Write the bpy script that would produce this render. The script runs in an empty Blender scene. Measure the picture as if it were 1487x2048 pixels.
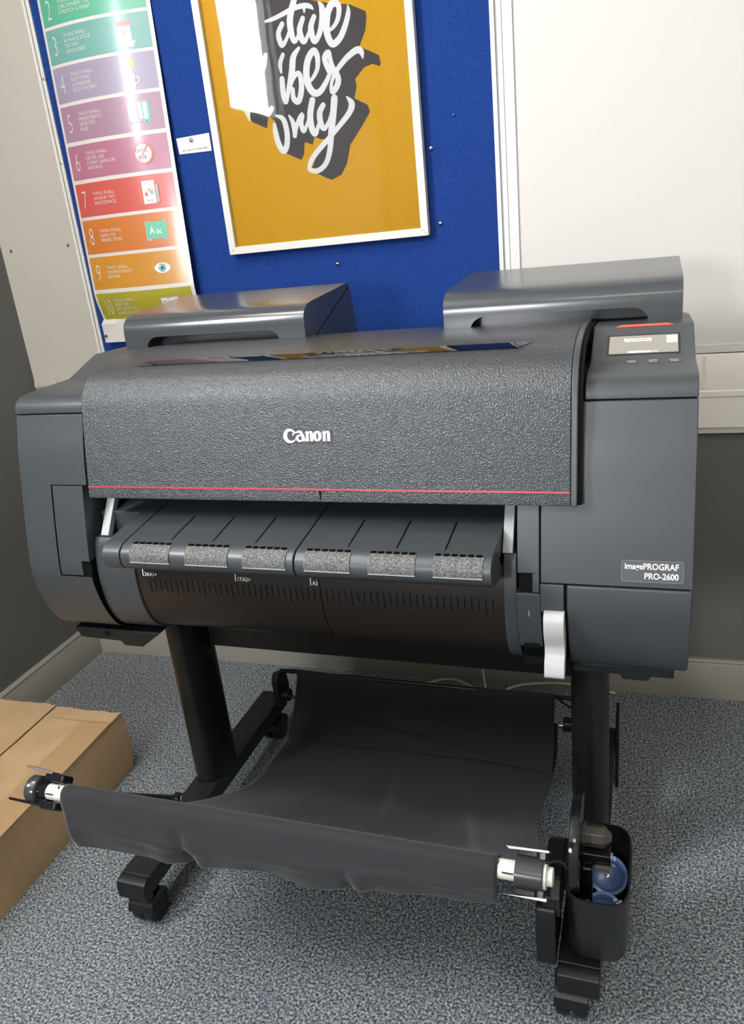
import bpy, bmesh, math, random
from mathutils import Vector, Matrix, noise
random.seed(4)
S = bpy.context.scene
C = S.collection

# ------------------------------------------------------------------ camera
def cam_axes(yaw, pitch, roll):
    cy, sy, cp, sp = math.cos(yaw), math.sin(yaw), math.cos(pitch), math.sin(pitch)
    f = Vector((-sy*cp, cy*cp, -sp)); r = f.cross(Vector((0, 0, 1))).normalized(); u = r.cross(f)
    c, s = math.cos(roll), math.sin(roll)
    return c*r + s*u, -s*r + c*u, f
cam = bpy.data.objects.new('camera', bpy.data.cameras.new('camera')); C.objects.link(cam)
R_, U_, F_ = cam_axes(0.33181836, 0.35280973, -0.1065971)
M = Matrix.Identity(4)
for i in range(3):
    M[i][0], M[i][1], M[i][2] = R_[i], U_[i], -F_[i]
M[0][3], M[1][3], M[2][3] = 0.46274, -1.08353, 1.22
cam.matrix_world = M
cam.data.sensor_fit = 'VERTICAL'; cam.data.sensor_height = 36.0; cam.data.lens = 1560.53/2048*36
cam.data.clip_start = 0.02
S.camera = cam

# ------------------------------------------------------------------ exposure, world, lamps
S.view_settings.view_transform = 'Standard'; S.view_settings.look = 'None'
S.view_settings.gamma = 1.0; S.view_settings.use_curve_mapping = False
S.view_settings.exposure = -0.17
SKY = 98.0          # daylight outside the window
LAMP = 22.0          # ceiling panel strength
WIN = (-1.45, -0.86, 1.74, 2.42)   # window in the left wall: y0, y1, z0, z1
WIN_ADDED = (-0.80, -0.25, 1.25, 1.80)     # unseen window added behind the viewer to light front-facing surfaces: x0, x1, z0, z1
w = bpy.data.worlds.new('world'); S.world = w; w.use_nodes = True
w.node_tree.nodes['Background'].inputs[0].default_value = (0.93, 0.95, 1.0, 1)
w.node_tree.nodes['Background'].inputs[1].default_value = SKY
pl = bpy.data.lights.new('window_portal', 'AREA'); pl.shape = 'RECTANGLE'
pl.size = WIN[1]-WIN[0]; pl.size_y = WIN[3]-WIN[2]; pl.cycles.is_portal = True
po = bpy.data.objects.new('window_portal', pl); C.objects.link(po)
po.location = (-1.245, (WIN[0]+WIN[1])/2, (WIN[2]+WIN[3])/2); po.rotation_euler = (math.radians(90), 0, math.radians(-90))

pl = bpy.data.lights.new('window_portal', 'AREA'); pl.shape = 'RECTANGLE'
pl.size = WIN_ADDED[1]-WIN_ADDED[0]; pl.size_y = WIN_ADDED[3]-WIN_ADDED[2]; pl.cycles.is_portal = True
po = bpy.data.objects.new('window_portal', pl); C.objects.link(po)
po.location = ((WIN_ADDED[0]+WIN_ADDED[1])/2, -3.39, (WIN_ADDED[2]+WIN_ADDED[3])/2); po.rotation_euler = (math.radians(90), 0, math.radians(0))

# ------------------------------------------------------------------ materials
def mat(name, col, rough=0.5, metal=0.0, coat=0.0, emit=None, spec=0.5, trans=0.0, coat_rough=0.03):
    m = bpy.data.materials.new(name); m.use_nodes = True
    b = m.node_tree.nodes['Principled BSDF']
    b.inputs['Base Color'].default_value = (*col, 1); b.inputs['Roughness'].default_value = rough
    b.inputs['Metallic'].default_value = metal; b.inputs['Coat Weight'].default_value = coat
    b.inputs['Coat Roughness'].default_value = coat_rough
    b.inputs['Specular IOR Level'].default_value = spec
    b.inputs['Transmission Weight'].default_value = trans
    if emit:
        b.inputs['Emission Color'].default_value = (*emit[0], 1); b.inputs['Emission Strength'].default_value = emit[1]
    return m
def nd(m, t, **kw):
    n = m.node_tree.nodes.new(t)
    for k, v in kw.items():
        if hasattr(n, k): setattr(n, k, v)
        else: n.inputs[k].default_value = v
    return n
def ln(m, a, ao, b, bi): m.node_tree.links.new(a.outputs[ao], b.inputs[bi])
def add_bump(m, scale, strength, dist=0.001, kind='ShaderNodeTexNoise', detail=3.0, stretch=None):
    tc = nd(m, 'ShaderNodeTexCoord'); t = nd(m, kind); t.inputs['Scale'].default_value = scale
    if 'Detail' in t.inputs: t.inputs['Detail'].default_value = detail
    src = tc
    if stretch:
        mp = nd(m, 'ShaderNodeMapping'); mp.inputs['Scale'].default_value = stretch
        ln(m, tc, 'Object', mp, 'Vector'); ln(m, mp, 'Vector', t, 'Vector')
    else: ln(m, tc, 'Object', t, 'Vector')
    bp = nd(m, 'ShaderNodeBump'); bp.inputs['Strength'].default_value = strength; bp.inputs['Distance'].default_value = dist
    ln(m, t, 'Distance' if kind.endswith('Voronoi') else 0, bp, 'Height')
    ln(m, bp, 'Normal', m.node_tree.nodes['Principled BSDF'], 'Normal')
    return t
def mottle(m, c1, c2, scale, lo=0.4, hi=0.6, detail=2.0):
    tc = nd(m, 'ShaderNodeTexCoord'); t = nd(m, 'ShaderNodeTexNoise'); t.inputs['Scale'].default_value = scale
    t.inputs['Detail'].default_value = detail
    r = nd(m, 'ShaderNodeValToRGB'); r.color_ramp.elements[0].position = lo; r.color_ramp.elements[1].position = hi
    r.color_ramp.elements[0].color = (*c1, 1); r.color_ramp.elements[1].color = (*c2, 1)
    ln(m, tc, 'Object', t, 'Vector'); ln(m, t, 0, r, 0); ln(m, r, 0, m.node_tree.nodes['Principled BSDF'], 'Base Color')

GREY = mat('printer_grey', (0.041, 0.047, 0.051), 0.38, spec=0.5); add_bump(GREY, 900, 0.12, 0.0003)
HOODM = mat('printer_hood_grain', (0.030, 0.035, 0.038), 0.20, spec=0.6); add_bump(HOODM, 430, 0.7, 0.0010, 'ShaderNodeTexVoronoi', detail=1.0)
COVERM = mat('cover_grey', (0.045, 0.050, 0.054), 0.20, spec=0.6); add_bump(COVERM, 900, 0.06, 0.0003)
BLACK = mat('black_plastic', (0.007, 0.008, 0.009), 0.36, spec=0.4)
COREM = mat('dark_inside', (0.004, 0.0045, 0.005), 0.7, spec=0.1)
GLOSSB = mat('gloss_black', (0.008, 0.008, 0.009), 0.08)
METALB = mat('black_coated_steel', (0.007, 0.0075, 0.007), 0.34, spec=0.4); add_bump(METALB, 1200, 0.1, 0.0002)
BEAMM = mat('black_beam_steel', (0.014, 0.0145, 0.0135), 0.40, spec=0.4); add_bump(BEAMM, 1200, 0.1, 0.0002)
ROLLC = mat('smoked_plastic', (0.015, 0.012, 0.010), 0.33); add_bump(ROLLC, 60, 0.03, 0.002)
PADM = mat('grey_pad', (0.095, 0.095, 0.09), 0.6); mottle(PADM, (0.05, 0.05, 0.048), (0.15, 0.15, 0.145), 420, 0.42, 0.60); add_bump(PADM, 500, 1.0, 0.0012)
ARMM = mat('light_grey_plastic', (0.34, 0.36, 0.36), 0.4)
WHITEP = mat('white_plastic', (0.42, 0.415, 0.41), 0.4)
SHAFTW = mat('white_shaft', (0.62, 0.60, 0.55), 0.3)
REDM = mat('red_line', (0.36, 0.035, 0.045), 0.4)
LOGOM = mat('white_lettering', (0.80, 0.80, 0.80), 0.4)
SLOTM = mat('smoked_window', (0.004, 0.004, 0.005), 0.03)
CHROME = mat('polished_metal', (0.70, 0.70, 0.70), 0.12, 1.0)
TICKM = mat('dark_mark', (0.002, 0.002, 0.002), 0.6, spec=0.1)
CLOTH = mat('black_fabric', (0.019, 0.0195, 0.022), 0.85, spec=0.25)
b = CLOTH.node_tree.nodes['Principled BSDF']; b.inputs['Sheen Weight'].default_value = 0.16; b.inputs['Sheen Roughness'].default_value = 0.45
add_bump(CLOTH, 1500, 0.2, 0.0004)
LEDM = mat('red_led', (0.8, 0.05, 0.02), 0.4, emit=((1.0, 0.06, 0.03), 2.2))
SCREENM = mat('lcd_screen', (0.012, 0.012, 0.012), 0.12, emit=((0.60, 0.55, 0.47), 0.9))
SCRTXT = mat('lcd_lettering', (0.8, 0.8, 0.8), 0.4, emit=((1, 1, 1), 1.1))
SCRPALE = mat('lcd_pale_square', (0.7, 0.75, 0.8), 0.4, emit=((0.75, 0.82, 0.9), 0.75))
BLUEP = mat('blue_translucent_plastic', (0.16, 0.26, 0.55), 0.25, trans=0.25)
BLUEP2 = mat('pale_blue_plastic', (0.45, 0.62, 0.90), 0.25, trans=0.2)
CARD = mat('cardboard', (0.47, 0.32, 0.18), 0.8, spec=0.2); mottle(CARD, (0.44, 0.30, 0.165), (0.50, 0.345, 0.195), 14, 0.3, 0.7, 5); add_bump(CARD, 60, 0.15, 0.002)
TAPE = mat('kraft_tape', (0.42, 0.275, 0.14), 0.5); add_bump(TAPE, 40, 0.1, 0.002)
WALLG = mat('grey_wall_paint', (0.118, 0.119, 0.110), 0.75); add_bump(WALLG, 160, 0.12, 0.001)
WALLW = mat('cream_wall_paint', (0.44, 0.415, 0.36), 0.7); add_bump(WALLW, 90, 0.06, 0.001)
SKIRT = mat('taupe_gloss_paint', (0.27, 0.255, 0.22), 0.4); add_bump(SKIRT, 30, 0.04, 0.001)
TRUNKM = mat('ivory_pvc', (0.78, 0.74, 0.67), 0.45)
BOARDW = mat('whiteboard', (0.60, 0.58, 0.54), 0.55, spec=0.3); add_bump(BOARDW, 25, 0.03, 0.001)
ALU = mat('white_aluminium', (0.62, 0.61, 0.58), 0.35)
ALUG = mat('grey_aluminium_groove', (0.28, 0.28, 0.27), 0.4)
FELT = mat('blue_felt', (0.010, 0.045, 0.27), 0.95, spec=0.15); mottle(FELT, (0.009, 0.034, 0.165), (0.012, 0.043, 0.20), 260, 0.4, 0.6); add_bump(FELT, 700, 0.5, 0.001)
FRAMEM = mat('white_picture_frame', (0.60, 0.59, 0.54), 0.4)
OCHRE = mat('ochre_print', (0.52, 0.285, 0.002), 0.6, spec=0.15); add_bump(OCHRE, 5, 0.02, 0.01)
INKW = mat('white_print', (0.64, 0.635, 0.63), 0.6, spec=0.2)
INKD = mat('charcoal_print', (0.055, 0.048, 0.048), 0.6, spec=0.15)
PAPER = mat('poster_paper', (0.60, 0.57, 0.53), 0.35, coat=0.5, coat_rough=0.17)
CEILM = mat('ceiling_white', (0.75, 0.74, 0.71), 0.8)
DOORW = mat('room_far_wall', (0.62, 0.60, 0.55), 0.8)
LAMPM = mat('lamp_diffuser', (0.9, 0.9, 0.9), 0.4, emit=((1.0, 0.93, 0.83), LAMP))
CABLEM = mat('ivory_cable', (0.52, 0.49, 0.40), 0.45)
def glass_pane():
    m = bpy.data.materials.new('picture_glazing'); m.use_nodes = True; t = m.node_tree; t.nodes.clear()
    o = t.nodes.new('ShaderNodeOutputMaterial'); mx = t.nodes.new('ShaderNodeMixShader')
    tr = t.nodes.new('ShaderNodeBsdfTransparent'); gl = t.nodes.new('ShaderNodeBsdfGlossy'); gl.inputs['Roughness'].default_value = 0.02
    fr = t.nodes.new('ShaderNodeFresnel'); fr.inputs['IOR'].default_value = 1.5
    bp = t.nodes.new('ShaderNodeBump'); bp.inputs['Strength'].default_value = 0.05; bp.inputs['Distance'].default_value = 0.006
    nz = t.nodes.new('ShaderNodeTexNoise'); nz.inputs['Scale'].default_value = 5; tc = t.nodes.new('ShaderNodeTexCoord')
    t.links.new(tc.outputs['Object'], nz.inputs['Vector']); t.links.new(nz.outputs[0], bp.inputs['Height'])
    t.links.new(bp.outputs[0], gl.inputs['Normal'])
    t.links.new(fr.outputs[0], mx.inputs[0]); t.links.new(tr.outputs[0], mx.inputs[1]); t.links.new(gl.outputs[0], mx.inputs[2])
    t.links.new(mx.outputs[0], o.inputs[0]); return m
GLAZE = glass_pane()
LAMPF = mat('far_lamp_diffuser', (0.9, 0.9, 0.9), 0.4, emit=((1.0, 0.95, 0.88), LAMP*0.55))
def carpet():
    m = mat('carpet_pile', (0.1, 0.1, 0.1), 0.95, spec=0.1); b = m.node_tree.nodes['Principled BSDF']
    tc = nd(m, 'ShaderNodeTexCoord'); n1 = nd(m, 'ShaderNodeTexNoise'); n1.inputs['Scale'].default_value = 225; n1.inputs['Detail'].default_value = 2.5
    n1.inputs['Roughness'].default_value = 0.6
    r = nd(m, 'ShaderNodeValToRGB'); e = r.color_ramp.elements
    e[0].position = 0.35; e[0].color = (0.030, 0.040, 0.052, 1); e[1].position = 0.67; e[1].color = (0.46, 0.475, 0.455, 1)
    x = e.new(0.435); x.color = (0.095, 0.112, 0.128, 1); x = e.new(0.52); x.color = (0.205, 0.225, 0.23, 1)
    ln(m, tc, 'Object', n1, 'Vector'); ln(m, n1, 0, r, 0)
    n2 = nd(m, 'ShaderNodeTexNoise'); n2.inputs['Scale'].default_value = 130; ln(m, tc, 'Object', n2, 'Vector')
    r2 = nd(m, 'ShaderNodeValToRGB'); r2.color_ramp.elements[0].position = 0.60; r2.color_ramp.elements[1].position = 0.66
    mx = nd(m, 'ShaderNodeMix', data_type='RGBA'); mx.inputs[7].default_value = (0.060, 0.085, 0.14, 1)
    ln(m, n2, 0, r2, 0); ln(m, r2, 0, mx, 0); ln(m, r, 0, mx, 6); ln(m, mx, 2, b, 'Base Color')
    bp = nd(m, 'ShaderNodeBump'); bp.inputs['Strength'].default_value = 0.8; bp.inputs['Distance'].default_value = 0.003
    ln(m, n1, 0, bp, 'Height'); ln(m, bp, 0, b, 'Normal'); return m
CARPET = carpet()

# ------------------------------------------------------------------ mesh helpers
class MB:
    def __init__(s): s.v, s.f, s.m = [], [], []
    def add(s, vs, fs, mi=0):
        k = len(s.v); s.v += [tuple(v) for v in vs]
        s.f += [tuple(k+i for i in f) for f in fs]; s.m += [mi]*len(fs); return s
    def box(s, x0, x1, y0, y1, z0, z1, mi=0):
        vs = [(x, y, z) for x in (x0, x1) for y in (y0, y1) for z in (z0, z1)]
        return s.add(vs, [(0, 1, 3, 2), (4, 6, 7, 5), (0, 4, 5, 1), (2, 3, 7, 6), (0, 2, 6, 4), (1, 5, 7, 3)], mi)
    def prism(s, poly, a, b2, axis='x', mi=0):
        n = len(poly)
        def P(t, p): return {'x': (t, p[0], p[1]), 'y': (p[0], t, p[1]), 'z': (p[0], p[1], t)}[axis]
        vs = [P(a, p) for p in poly] + [P(b2, p) for p in poly]
        fs = [(i, (i+1) % n, n+(i+1) % n, n+i) for i in range(n)] + [tuple(range(n)), tuple(range(2*n-1, n-1, -1))]
        return s.add(vs, fs, mi)
    def cyl(s, p0, p1, r0, r1=None, n=20, mi=0, caps=True):
        r1 = r0 if r1 is None else r1; p0, p1 = Vector(p0), Vector(p1); d = (p1-p0).normalized()
        a = d.orthogonal().normalized(); c = d.cross(a)
        ring = lambda p, r: [p + (a*math.cos(t)+c*math.sin(t))*r for t in [2*math.pi*i/n for i in range(n)]]
        fs = [(i, (i+1) % n, n+(i+1) % n, n+i) for i in range(n)]
        if caps: fs += [tuple(range(n)), tuple(range(2*n-1, n-1, -1))]
        return s.add(ring(p0, r0)+ring(p1, r1), fs, mi)
    def lathe(s, p, d, prof, n=28, mi=0, caps=True):
        p, d = Vector(p), Vector(d).normalized(); a = d.orthogonal().normalized(); c = d.cross(a); vs = []; fs = []
        for (t, r) in prof:
            vs += [p + d*t + (a*math.cos(q)+c*math.sin(q))*r for q in [2*math.pi*i/n for i in range(n)]]
        for k in range(len(prof)-1):
            fs += [(k*n+i, k*n+(i+1) % n, (k+1)*n+(i+1) % n, (k+1)*n+i) for i in range(n)]
        if caps: fs += [tuple(range(n)), tuple((len(prof)-1)*n+i for i in range(n-1, -1, -1))]
        return s.add(vs, fs, mi)
    def tube(s, pts, r, n=10, mi=0):
        P = smooth(pts, 6); vs = []; fs = []; up = Vector((0.01, 0.02, 1)).normalized()
        for i, p in enumerate(P):
            d = (P[min(i+1, len(P)-1)]-P[max(i-1, 0)]).normalized(); a = d.cross(up)
            a = a.normalized() if a.length > 1e-4 else d.orthogonal().normalized(); c = d.cross(a)
            vs += [p + (a*math.cos(q)+c*math.sin(q))*r for q in [2*math.pi*j/n for j in range(n)]]
        for k in range(len(P)-1):
            fs += [(k*n+j, k*n+(j+1) % n, (k+1)*n+(j+1) % n, (k+1)*n+j) for j in range(n)]
        fs += [tuple(range(n)), tuple((len(P)-1)*n+j for j in range(n-1, -1, -1))]
        return s.add(vs, fs, mi)
    def build(s, name, mats, parent=None, bevel=0, seg=2, sharp=32, smoothf=True, recalc=True):
        me = bpy.data.meshes.new(name); me.from_pydata(s.v, [], s.f)
        for i, p in enumerate(me.polygons): p.material_index = s.m[i]
        if not isinstance(mats, (list, tuple)): mats = [mats]
        for m in mats: me.materials.append(m)
        bm = bmesh.new(); bm.from_mesh(me)
        if recalc: bmesh.ops.recalc_face_normals(bm, faces=bm.faces)
        for f in bm.faces: f.smooth = smoothf
        for e in bm.edges:
            if len(e.link_faces) == 2 and e.calc_face_angle(0) > math.radians(sharp): e.smooth = False
        bm.to_mesh(me); bm.free(); me.update()
        o = bpy.data.objects.new(name, me); C.objects.link(o)
        if parent: o.parent = parent
        if bevel:
            b = o.modifiers.new('bevel', 'BEVEL'); b.width = bevel; b.segments = seg; b.limit_method = 'ANGLE'
            b.angle_limit = math.radians(sharp); b.harden_normals = True
        return o
def smooth(pts, k=6):
    P = [Vector(p) for p in pts]; out = []
    for i in range(len(P)-1):
        p0, p1, p2, p3 = P[max(i-1, 0)], P[i], P[i+1], P[min(i+2, len(P)-1)]
        for j in range(k):
            t = j/k
            out.append(0.5*((2*p1)+(p2-p0)*t+(2*p0-5*p1+4*p2-p3)*t*t+(3*p1-p0-3*p2+p3)*t**3))
    return out+[P[-1]]
def sm2(poly, k=4): return [(p[0], p[1]) for p in smooth([(a, b, 0) for a, b in poly], k)]
def clip(poly, z0, z1):
    def half(pl, f, zc):
        out = []
        for i in range(len(pl)):
            a, b = pl[i], pl[(i+1) % len(pl)]
            ia, ib = f(a[1]), f(b[1])
            if ia: out.append(a)
            if ia != ib:
                t = (zc-a[1])/(b[1]-a[1]); out.append((a[0]+t*(b[0]-a[0]), zc))
        return out
    return half(half(poly, lambda z: z >= z0, z0), lambda z: z <= z1, z1)
def clipy(poly, y0):
    return [(b, a) for a, b in clip([(z, y) for y, z in poly], -9, y0)]
def yat(prof, z):
    "front y of an open profile (list of y, z rising in z) at height z"
    for (a, za), (b, zb) in zip(prof, prof[1:]):
        if min(za, zb) <= z <= max(za, zb): return a + (z-za)/(zb-za+1e-9)*(b-a)
    return prof[0][0]
def tag(o, label=None, cat=None, group=None, kind=None):
    for k, v in (('label', label), ('category', cat), ('group', group), ('kind', kind)):
        if v: o[k] = v
    return o
def empty(name, loc=(0, 0, 0), rz=0):
    o = bpy.data.objects.new(name, None); C.objects.link(o); o.location = loc; o.rotation_euler = (0, 0, rz)
    o.empty_display_size = 0.05; return o
def text_mesh(body, size, bold=0.0, depth=0.0, align='LEFT', spacing=1.0, line=1.0, xs=1.0, shear=0.0):
    "flat lettering as (verts, faces) in its own x/y plane"
    cu = bpy.data.curves.new('t', 'FONT'); cu.body = body; cu.size = size; cu.align_x = align; cu.offset = bold
    cu.space_character = spacing; cu.space_line = line; cu.resolution_u = 3; cu.extrude = depth; cu.shear = shear
    o = bpy.data.objects.new('t', cu); C.objects.link(o)
    dg = bpy.context.evaluated_depsgraph_get(); dg.update()
    me = bpy.data.meshes.new_from_object(o.evaluated_get(dg))
    vs = [(v.co.x*xs, v.co.y, v.co.z) for v in me.vertices]; fs = [tuple(p.vertices) for p in me.polygons]
    bpy.data.objects.remove(o); bpy.data.curves.remove(cu); bpy.data.meshes.remove(me)
    return vs, fs

# ================================================================== SETTING (room axes: x right, y towards the back wall, z up)
WX0, WX1, WY0, WY1, WZ = -1.168, 2.9, -3.3, 0.781, 2.6
def struct(name, mb, m, bevel=0, **k):
    o = mb.build(name, m, None, bevel, **k); o['kind'] = 'structure'; return o
struct('floor', MB().box(WX0-.15, WX1+.1, WY0-.1, WY1+.1, -0.05, 0), CARPET)
struct('ceiling', MB().box(WX0-.15, WX1+.1, WY0-.1, WY1+.1, WZ, WZ+.06), CEILM)
struct('wall_back', MB().box(WX0, WX1, WY1, WY1+.1, 0, 0.80).box(WX0, WX1, WY1, WY1+.1, 0.80, WZ, 1), [WALLG, WALLW])
mb = MB(); y0, y1, z0, z1 = WIN
mb.box(WX0-.06, WX0, WY0, y0, 0, WZ); mb.box(WX0-.06, WX0, y1, WY1+.1, 0, WZ)
mb.box(WX0-.06, WX0, y0, y1, 0, z0); mb.box(WX0-.06, WX0, y0, y1, z1, WZ)
struct('wall_left', mb, WALLG)
struct('wall_right', MB().box(WX1, WX1+.1, WY0, WY1, 0, WZ), DOORW)
a0, a1, c0, c1 = WIN_ADDED
struct('wall_front', MB().box(WX0, a0, WY0-.1, WY0, 0, WZ).box(a1, WX1, WY0-.1, WY0, 0, WZ).box(a0, a1, WY0-.1, WY0, 0, c0).box(a0, a1, WY0-.1, WY0, c1, WZ), DOORW)
mb = MB()
for a in ((a0, a0+.035, c0, c1), (a1-.035, a1, c0, c1), (a0+.035, a1-.035, c0, c0+.035), (a0+.035, a1-.035, c1-.035, c1), ((a0+a1)/2-.02, (a0+a1)/2+.02, c0+.035, c1-.035)):
    mb.box(a[0], a[1], WY0-.07, WY0-.02, a[2], a[3])
struct('window_added', mb, ALU, 0.003)  # frame of the added opening behind the viewer
mb = MB(); t = 0.02
for a in ((y0, y0+t, z0, z1), (y1-t, y1, z0, z1), (y0+t, y1-t, z0, z0+t), (y0+t, y1-t, z1-t, z1)):
    mb.box(WX0-.07, WX0-.03, *a)
struct('window_1', mb, ALU, 0.003)
# skirting boards with a rounded bead along the top
bead = [(0, 0), (0, .098), (.003, .102), (.001, .106), (.004, .111), (.010, .1125), (.018, .111), (.018, 0)]
struct('baseboard_back', MB().prism([(0.763+a, b) for a, b in bead], -1.151, WX1, 'x'), SKIRT, sharp=50)
mb = MB(); n = len(bead)
mb.prism([(-1.151-a, b) for a, b in bead], WY0, 0.763, 'y'); struct('baseboard_left', mb, SKIRT, sharp=50)

# cable trunking along the back wall
tr = MB()
tr.prism([(.7802, .880), (.765, .880), (.7635, .877), (.7635, .799), (.7605, .797), (.7605, .785), (.7625, .783), (.7625, .714), (.766, .712), (.770, .699), (.7802, .699)], -1.10, WX1, 'x')
trunk = tr.build('cable_trunking', TRUNKM, None, 0.0008, sharp=40)
tag(trunk, 'ivory plastic trunking running along the wall under the whiteboard', 'trunking')
lip = MB().box(.627, .631, .7615, .766, .800, .876); lip.build('trunking_joint', TRUNKM, trunk, 0.0008)
MB().prism(sm2([(-1.162, .872), (-1.160, .886), (-1.150, .8925), (-1.10, .893), (-1.085, .887), (-1.08, .872)], 4), .768, .7802, 'y').build('end_cap', WALLW, trunk, 0.003, sharp=60)

# blue pinboard
pb = empty('pinboard', (-.355, .781, 1.5)); tag(pb, 'blue felt pinboard with pale aluminium edging, fixed to the back wall', 'pinboard')
def P(mb, name, m, parent, off, **k):
    mb.v = [(x-off[0], y-off[1], z-off[2]) for x, y, z in mb.v]; return mb.build(name, m, parent, **k)
off = (-.355, .781, 1.5)
PX0, PX1, PZ0, PZ1 = -.916, .216, .905, 2.12
P(MB().box(PX0+.012, PX1-.012, .767, .781, PZ0+.01, PZ1-.01), 'felt_panel', FELT, pb, off)
def rail(x0, x1, z0, z1):
    mb = MB()
    if x1-x0 < z1-z0:
        w = (x1-x0)/4
        mb.box(x0, x0+w*1.6, .7625, .781, z0, z1); mb.box(x0+w*1.6, x0+w*2.3, .7655, .781, z0, z1, 1); mb.box(x0+w*2.3, x1, .7625, .781, z0, z1)
    else: mb.box(x0, x1, .7625, .781, z0, z1)
    return mb
for a in ((PX0, PX0+.020, PZ0, PZ1), (PX1-.024, PX1, PZ0, PZ1), (PX0+.020, PX1-.024, PZ0, PZ0+.016), (PX0+.020, PX1-.024, PZ1-.016, PZ1)):
    P(rail(*a), 'edge_rail', [ALU, ALUG], pb, off, bevel=0.0008)
# whiteboard
wb = empty('whiteboard', (1.3, .781, 1.5)); tag(wb, 'large plain whiteboard on the back wall, to the right of the blue pinboard', 'whiteboard')
off = (1.3, .781, 1.5)
P(MB().box(.238, 2.40, .768, .781, .900, 2.12), 'board_surface', BOARDW, wb, off)
for a in ((.2165, .238, .885, 2.135), (2.40, 2.42, .885, 2.135), (.238, 2.40, .882, .900), (.238, 2.40, 2.12, 2.135)):
    P(MB().box(a[0], a[1], .7635, .781, a[2], a[3]), 'edge_rail', ALU, wb, off, bevel=0.001)

# screws and push pins
def pin(x, z, y, label, r=.0052, name='push_pin', m=CHROME, grp='silver push pins on the board', cat='pin'):
    mb = MB()
    if name == 'push_pin': mb.lathe((0, 0, 0), (0, -1, 0), [(0, .0012), (.0005, r*.7), (.0015, r), (.003, r*.93), (.0045, r*.7), (.0054, r*.35), (.0057, .0003)], 18)
    else: mb.lathe((0, 0, 0), (0, -1, 0), [(0, r*.6), (.0004, r), (.0012, r*.9), (.0018, r*.5), (.0019, .0003)], 16)
    o = mb.build(name, m); o.location = (x, y, z); return tag(o, label, cat, grp)
pins = [(.034, 1.528, 'highest of the three silver push pins right of the ochre picture'),
        (.052, 1.361, 'middle of the three silver push pins right of the ochre picture'),
        (.062, 1.204, 'lowest of the three silver push pins right of the ochre picture'),
        (-.194, 1.137, 'silver push pin in bare felt below the ochre picture'),
        (-.899, 1.630, 'silver push pin on the left rail side beside the purple fourth band'),
        (-.903, 1.441, 'silver push pin on the left rail side beside the pink sixth band')]
for x, z, l in pins: pin(x, z, .767, l)
pin(-.528, 1.448, .7655, 'silver push pin holding the small white card')
pin(.107, 1.42, .767, 'tiny pale staple-like pin alone in the felt between picture and whiteboard', .0028)
pin(.117, 1.602, .767, 'tiny pale pin high in the felt near the whiteboard edge', .0018)
pin(-.865, 1.008, .7435, 'dark flat pin through the bottom corner of the rainbow strip poster', .0042, m=mat('dull_pin', (.10, .085, .075), .4, .5))
SCR = mat('screw_head', (.12, .115, .105), .4, .6)
pin(-1.137, 1.246, .781, 'screw head in the cream wall near the corner with the grey wall', .0042, 'wall_screw', SCR, 'screws in the cream wall', 'screw')
pin(-.950, 1.245, .781, 'screw head in the cream wall beside the pinboard rail', .0042, 'wall_screw', SCR, 'screws in the cream wall', 'screw')

# small white card
cd = MB().prism([(-.044, .018), (.045, .020), (.045, -.019), (-.042, -.017)], 0, .0009, 'y').build('paper_card', INKW)
cd.location = (-.524, .7655, 1.438); tag(cd, 'small white card pinned beside the ochre picture frame', 'card')
vs, fs = text_mesh('Ask what if ? 3 wishes filled', .0062, align='CENTER')
MB().add([(x+.002, -.0002, y-.0125) for x, y, z in vs], fs).build('lettering', INKD, cd, recalc=False)

# ---- framed ochre picture
fx, fz = -.212, 1.5
pf = empty('framed_picture', (fx, .767, fz)); tag(pf, 'white framed ochre poster with brush lettering Positive vibes only', 'picture')
X0, X1, Z0, Z1 = -.463+.212, .038+.212, 1.181-1.5, 1.886-1.5
fw = .0175
def frame_piece(a, b, c, d):
    return MB().add([(a[0], -.0225, a[1]), (b[0], -.0225, b[1]), (c[0], -.0225, c[1]), (d[0], -.0225, d[1]), (a[0], -.001, a[1]), (b[0], -.001, b[1]), (c[0], -.001, c[1]), (d[0], -.001, d[1])],
        [(0, 1, 2, 3), (7, 6, 5, 4), (0, 4, 5, 1), (1, 5, 6, 2), (2, 6, 7, 3), (3, 7, 4, 0)])
o_ = [(X0, Z0), (X1, Z0), (X1, Z1), (X0, Z1)]; i_ = [(X0+fw, Z0+fw), (X1-fw, Z0+fw), (X1-fw, Z1-fw), (X0+fw, Z1-fw)]
for k in range(4):
    frame_piece(o_[k], o_[(k+1) % 4], i_[(k+1) % 4], i_[k]).build('frame_rail', FRAMEM, pf, 0.0012)
MB().box(X0+fw-.003, X1-fw+.003, -.012, -.004, Z0+fw-.003, Z1-fw+.003).build('printed_sheet', OCHRE, pf)
pane = MB().add([(X0+fw, -.0155, Z0+fw), (X1-fw, -.0155, Z0+fw), (X1-fw, -.0155, Z1-fw), (X0+fw, -.0155, Z1-fw)], [(0, 1, 2, 3)]).build('glazing', GLAZE, pf, recalc=False)
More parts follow.
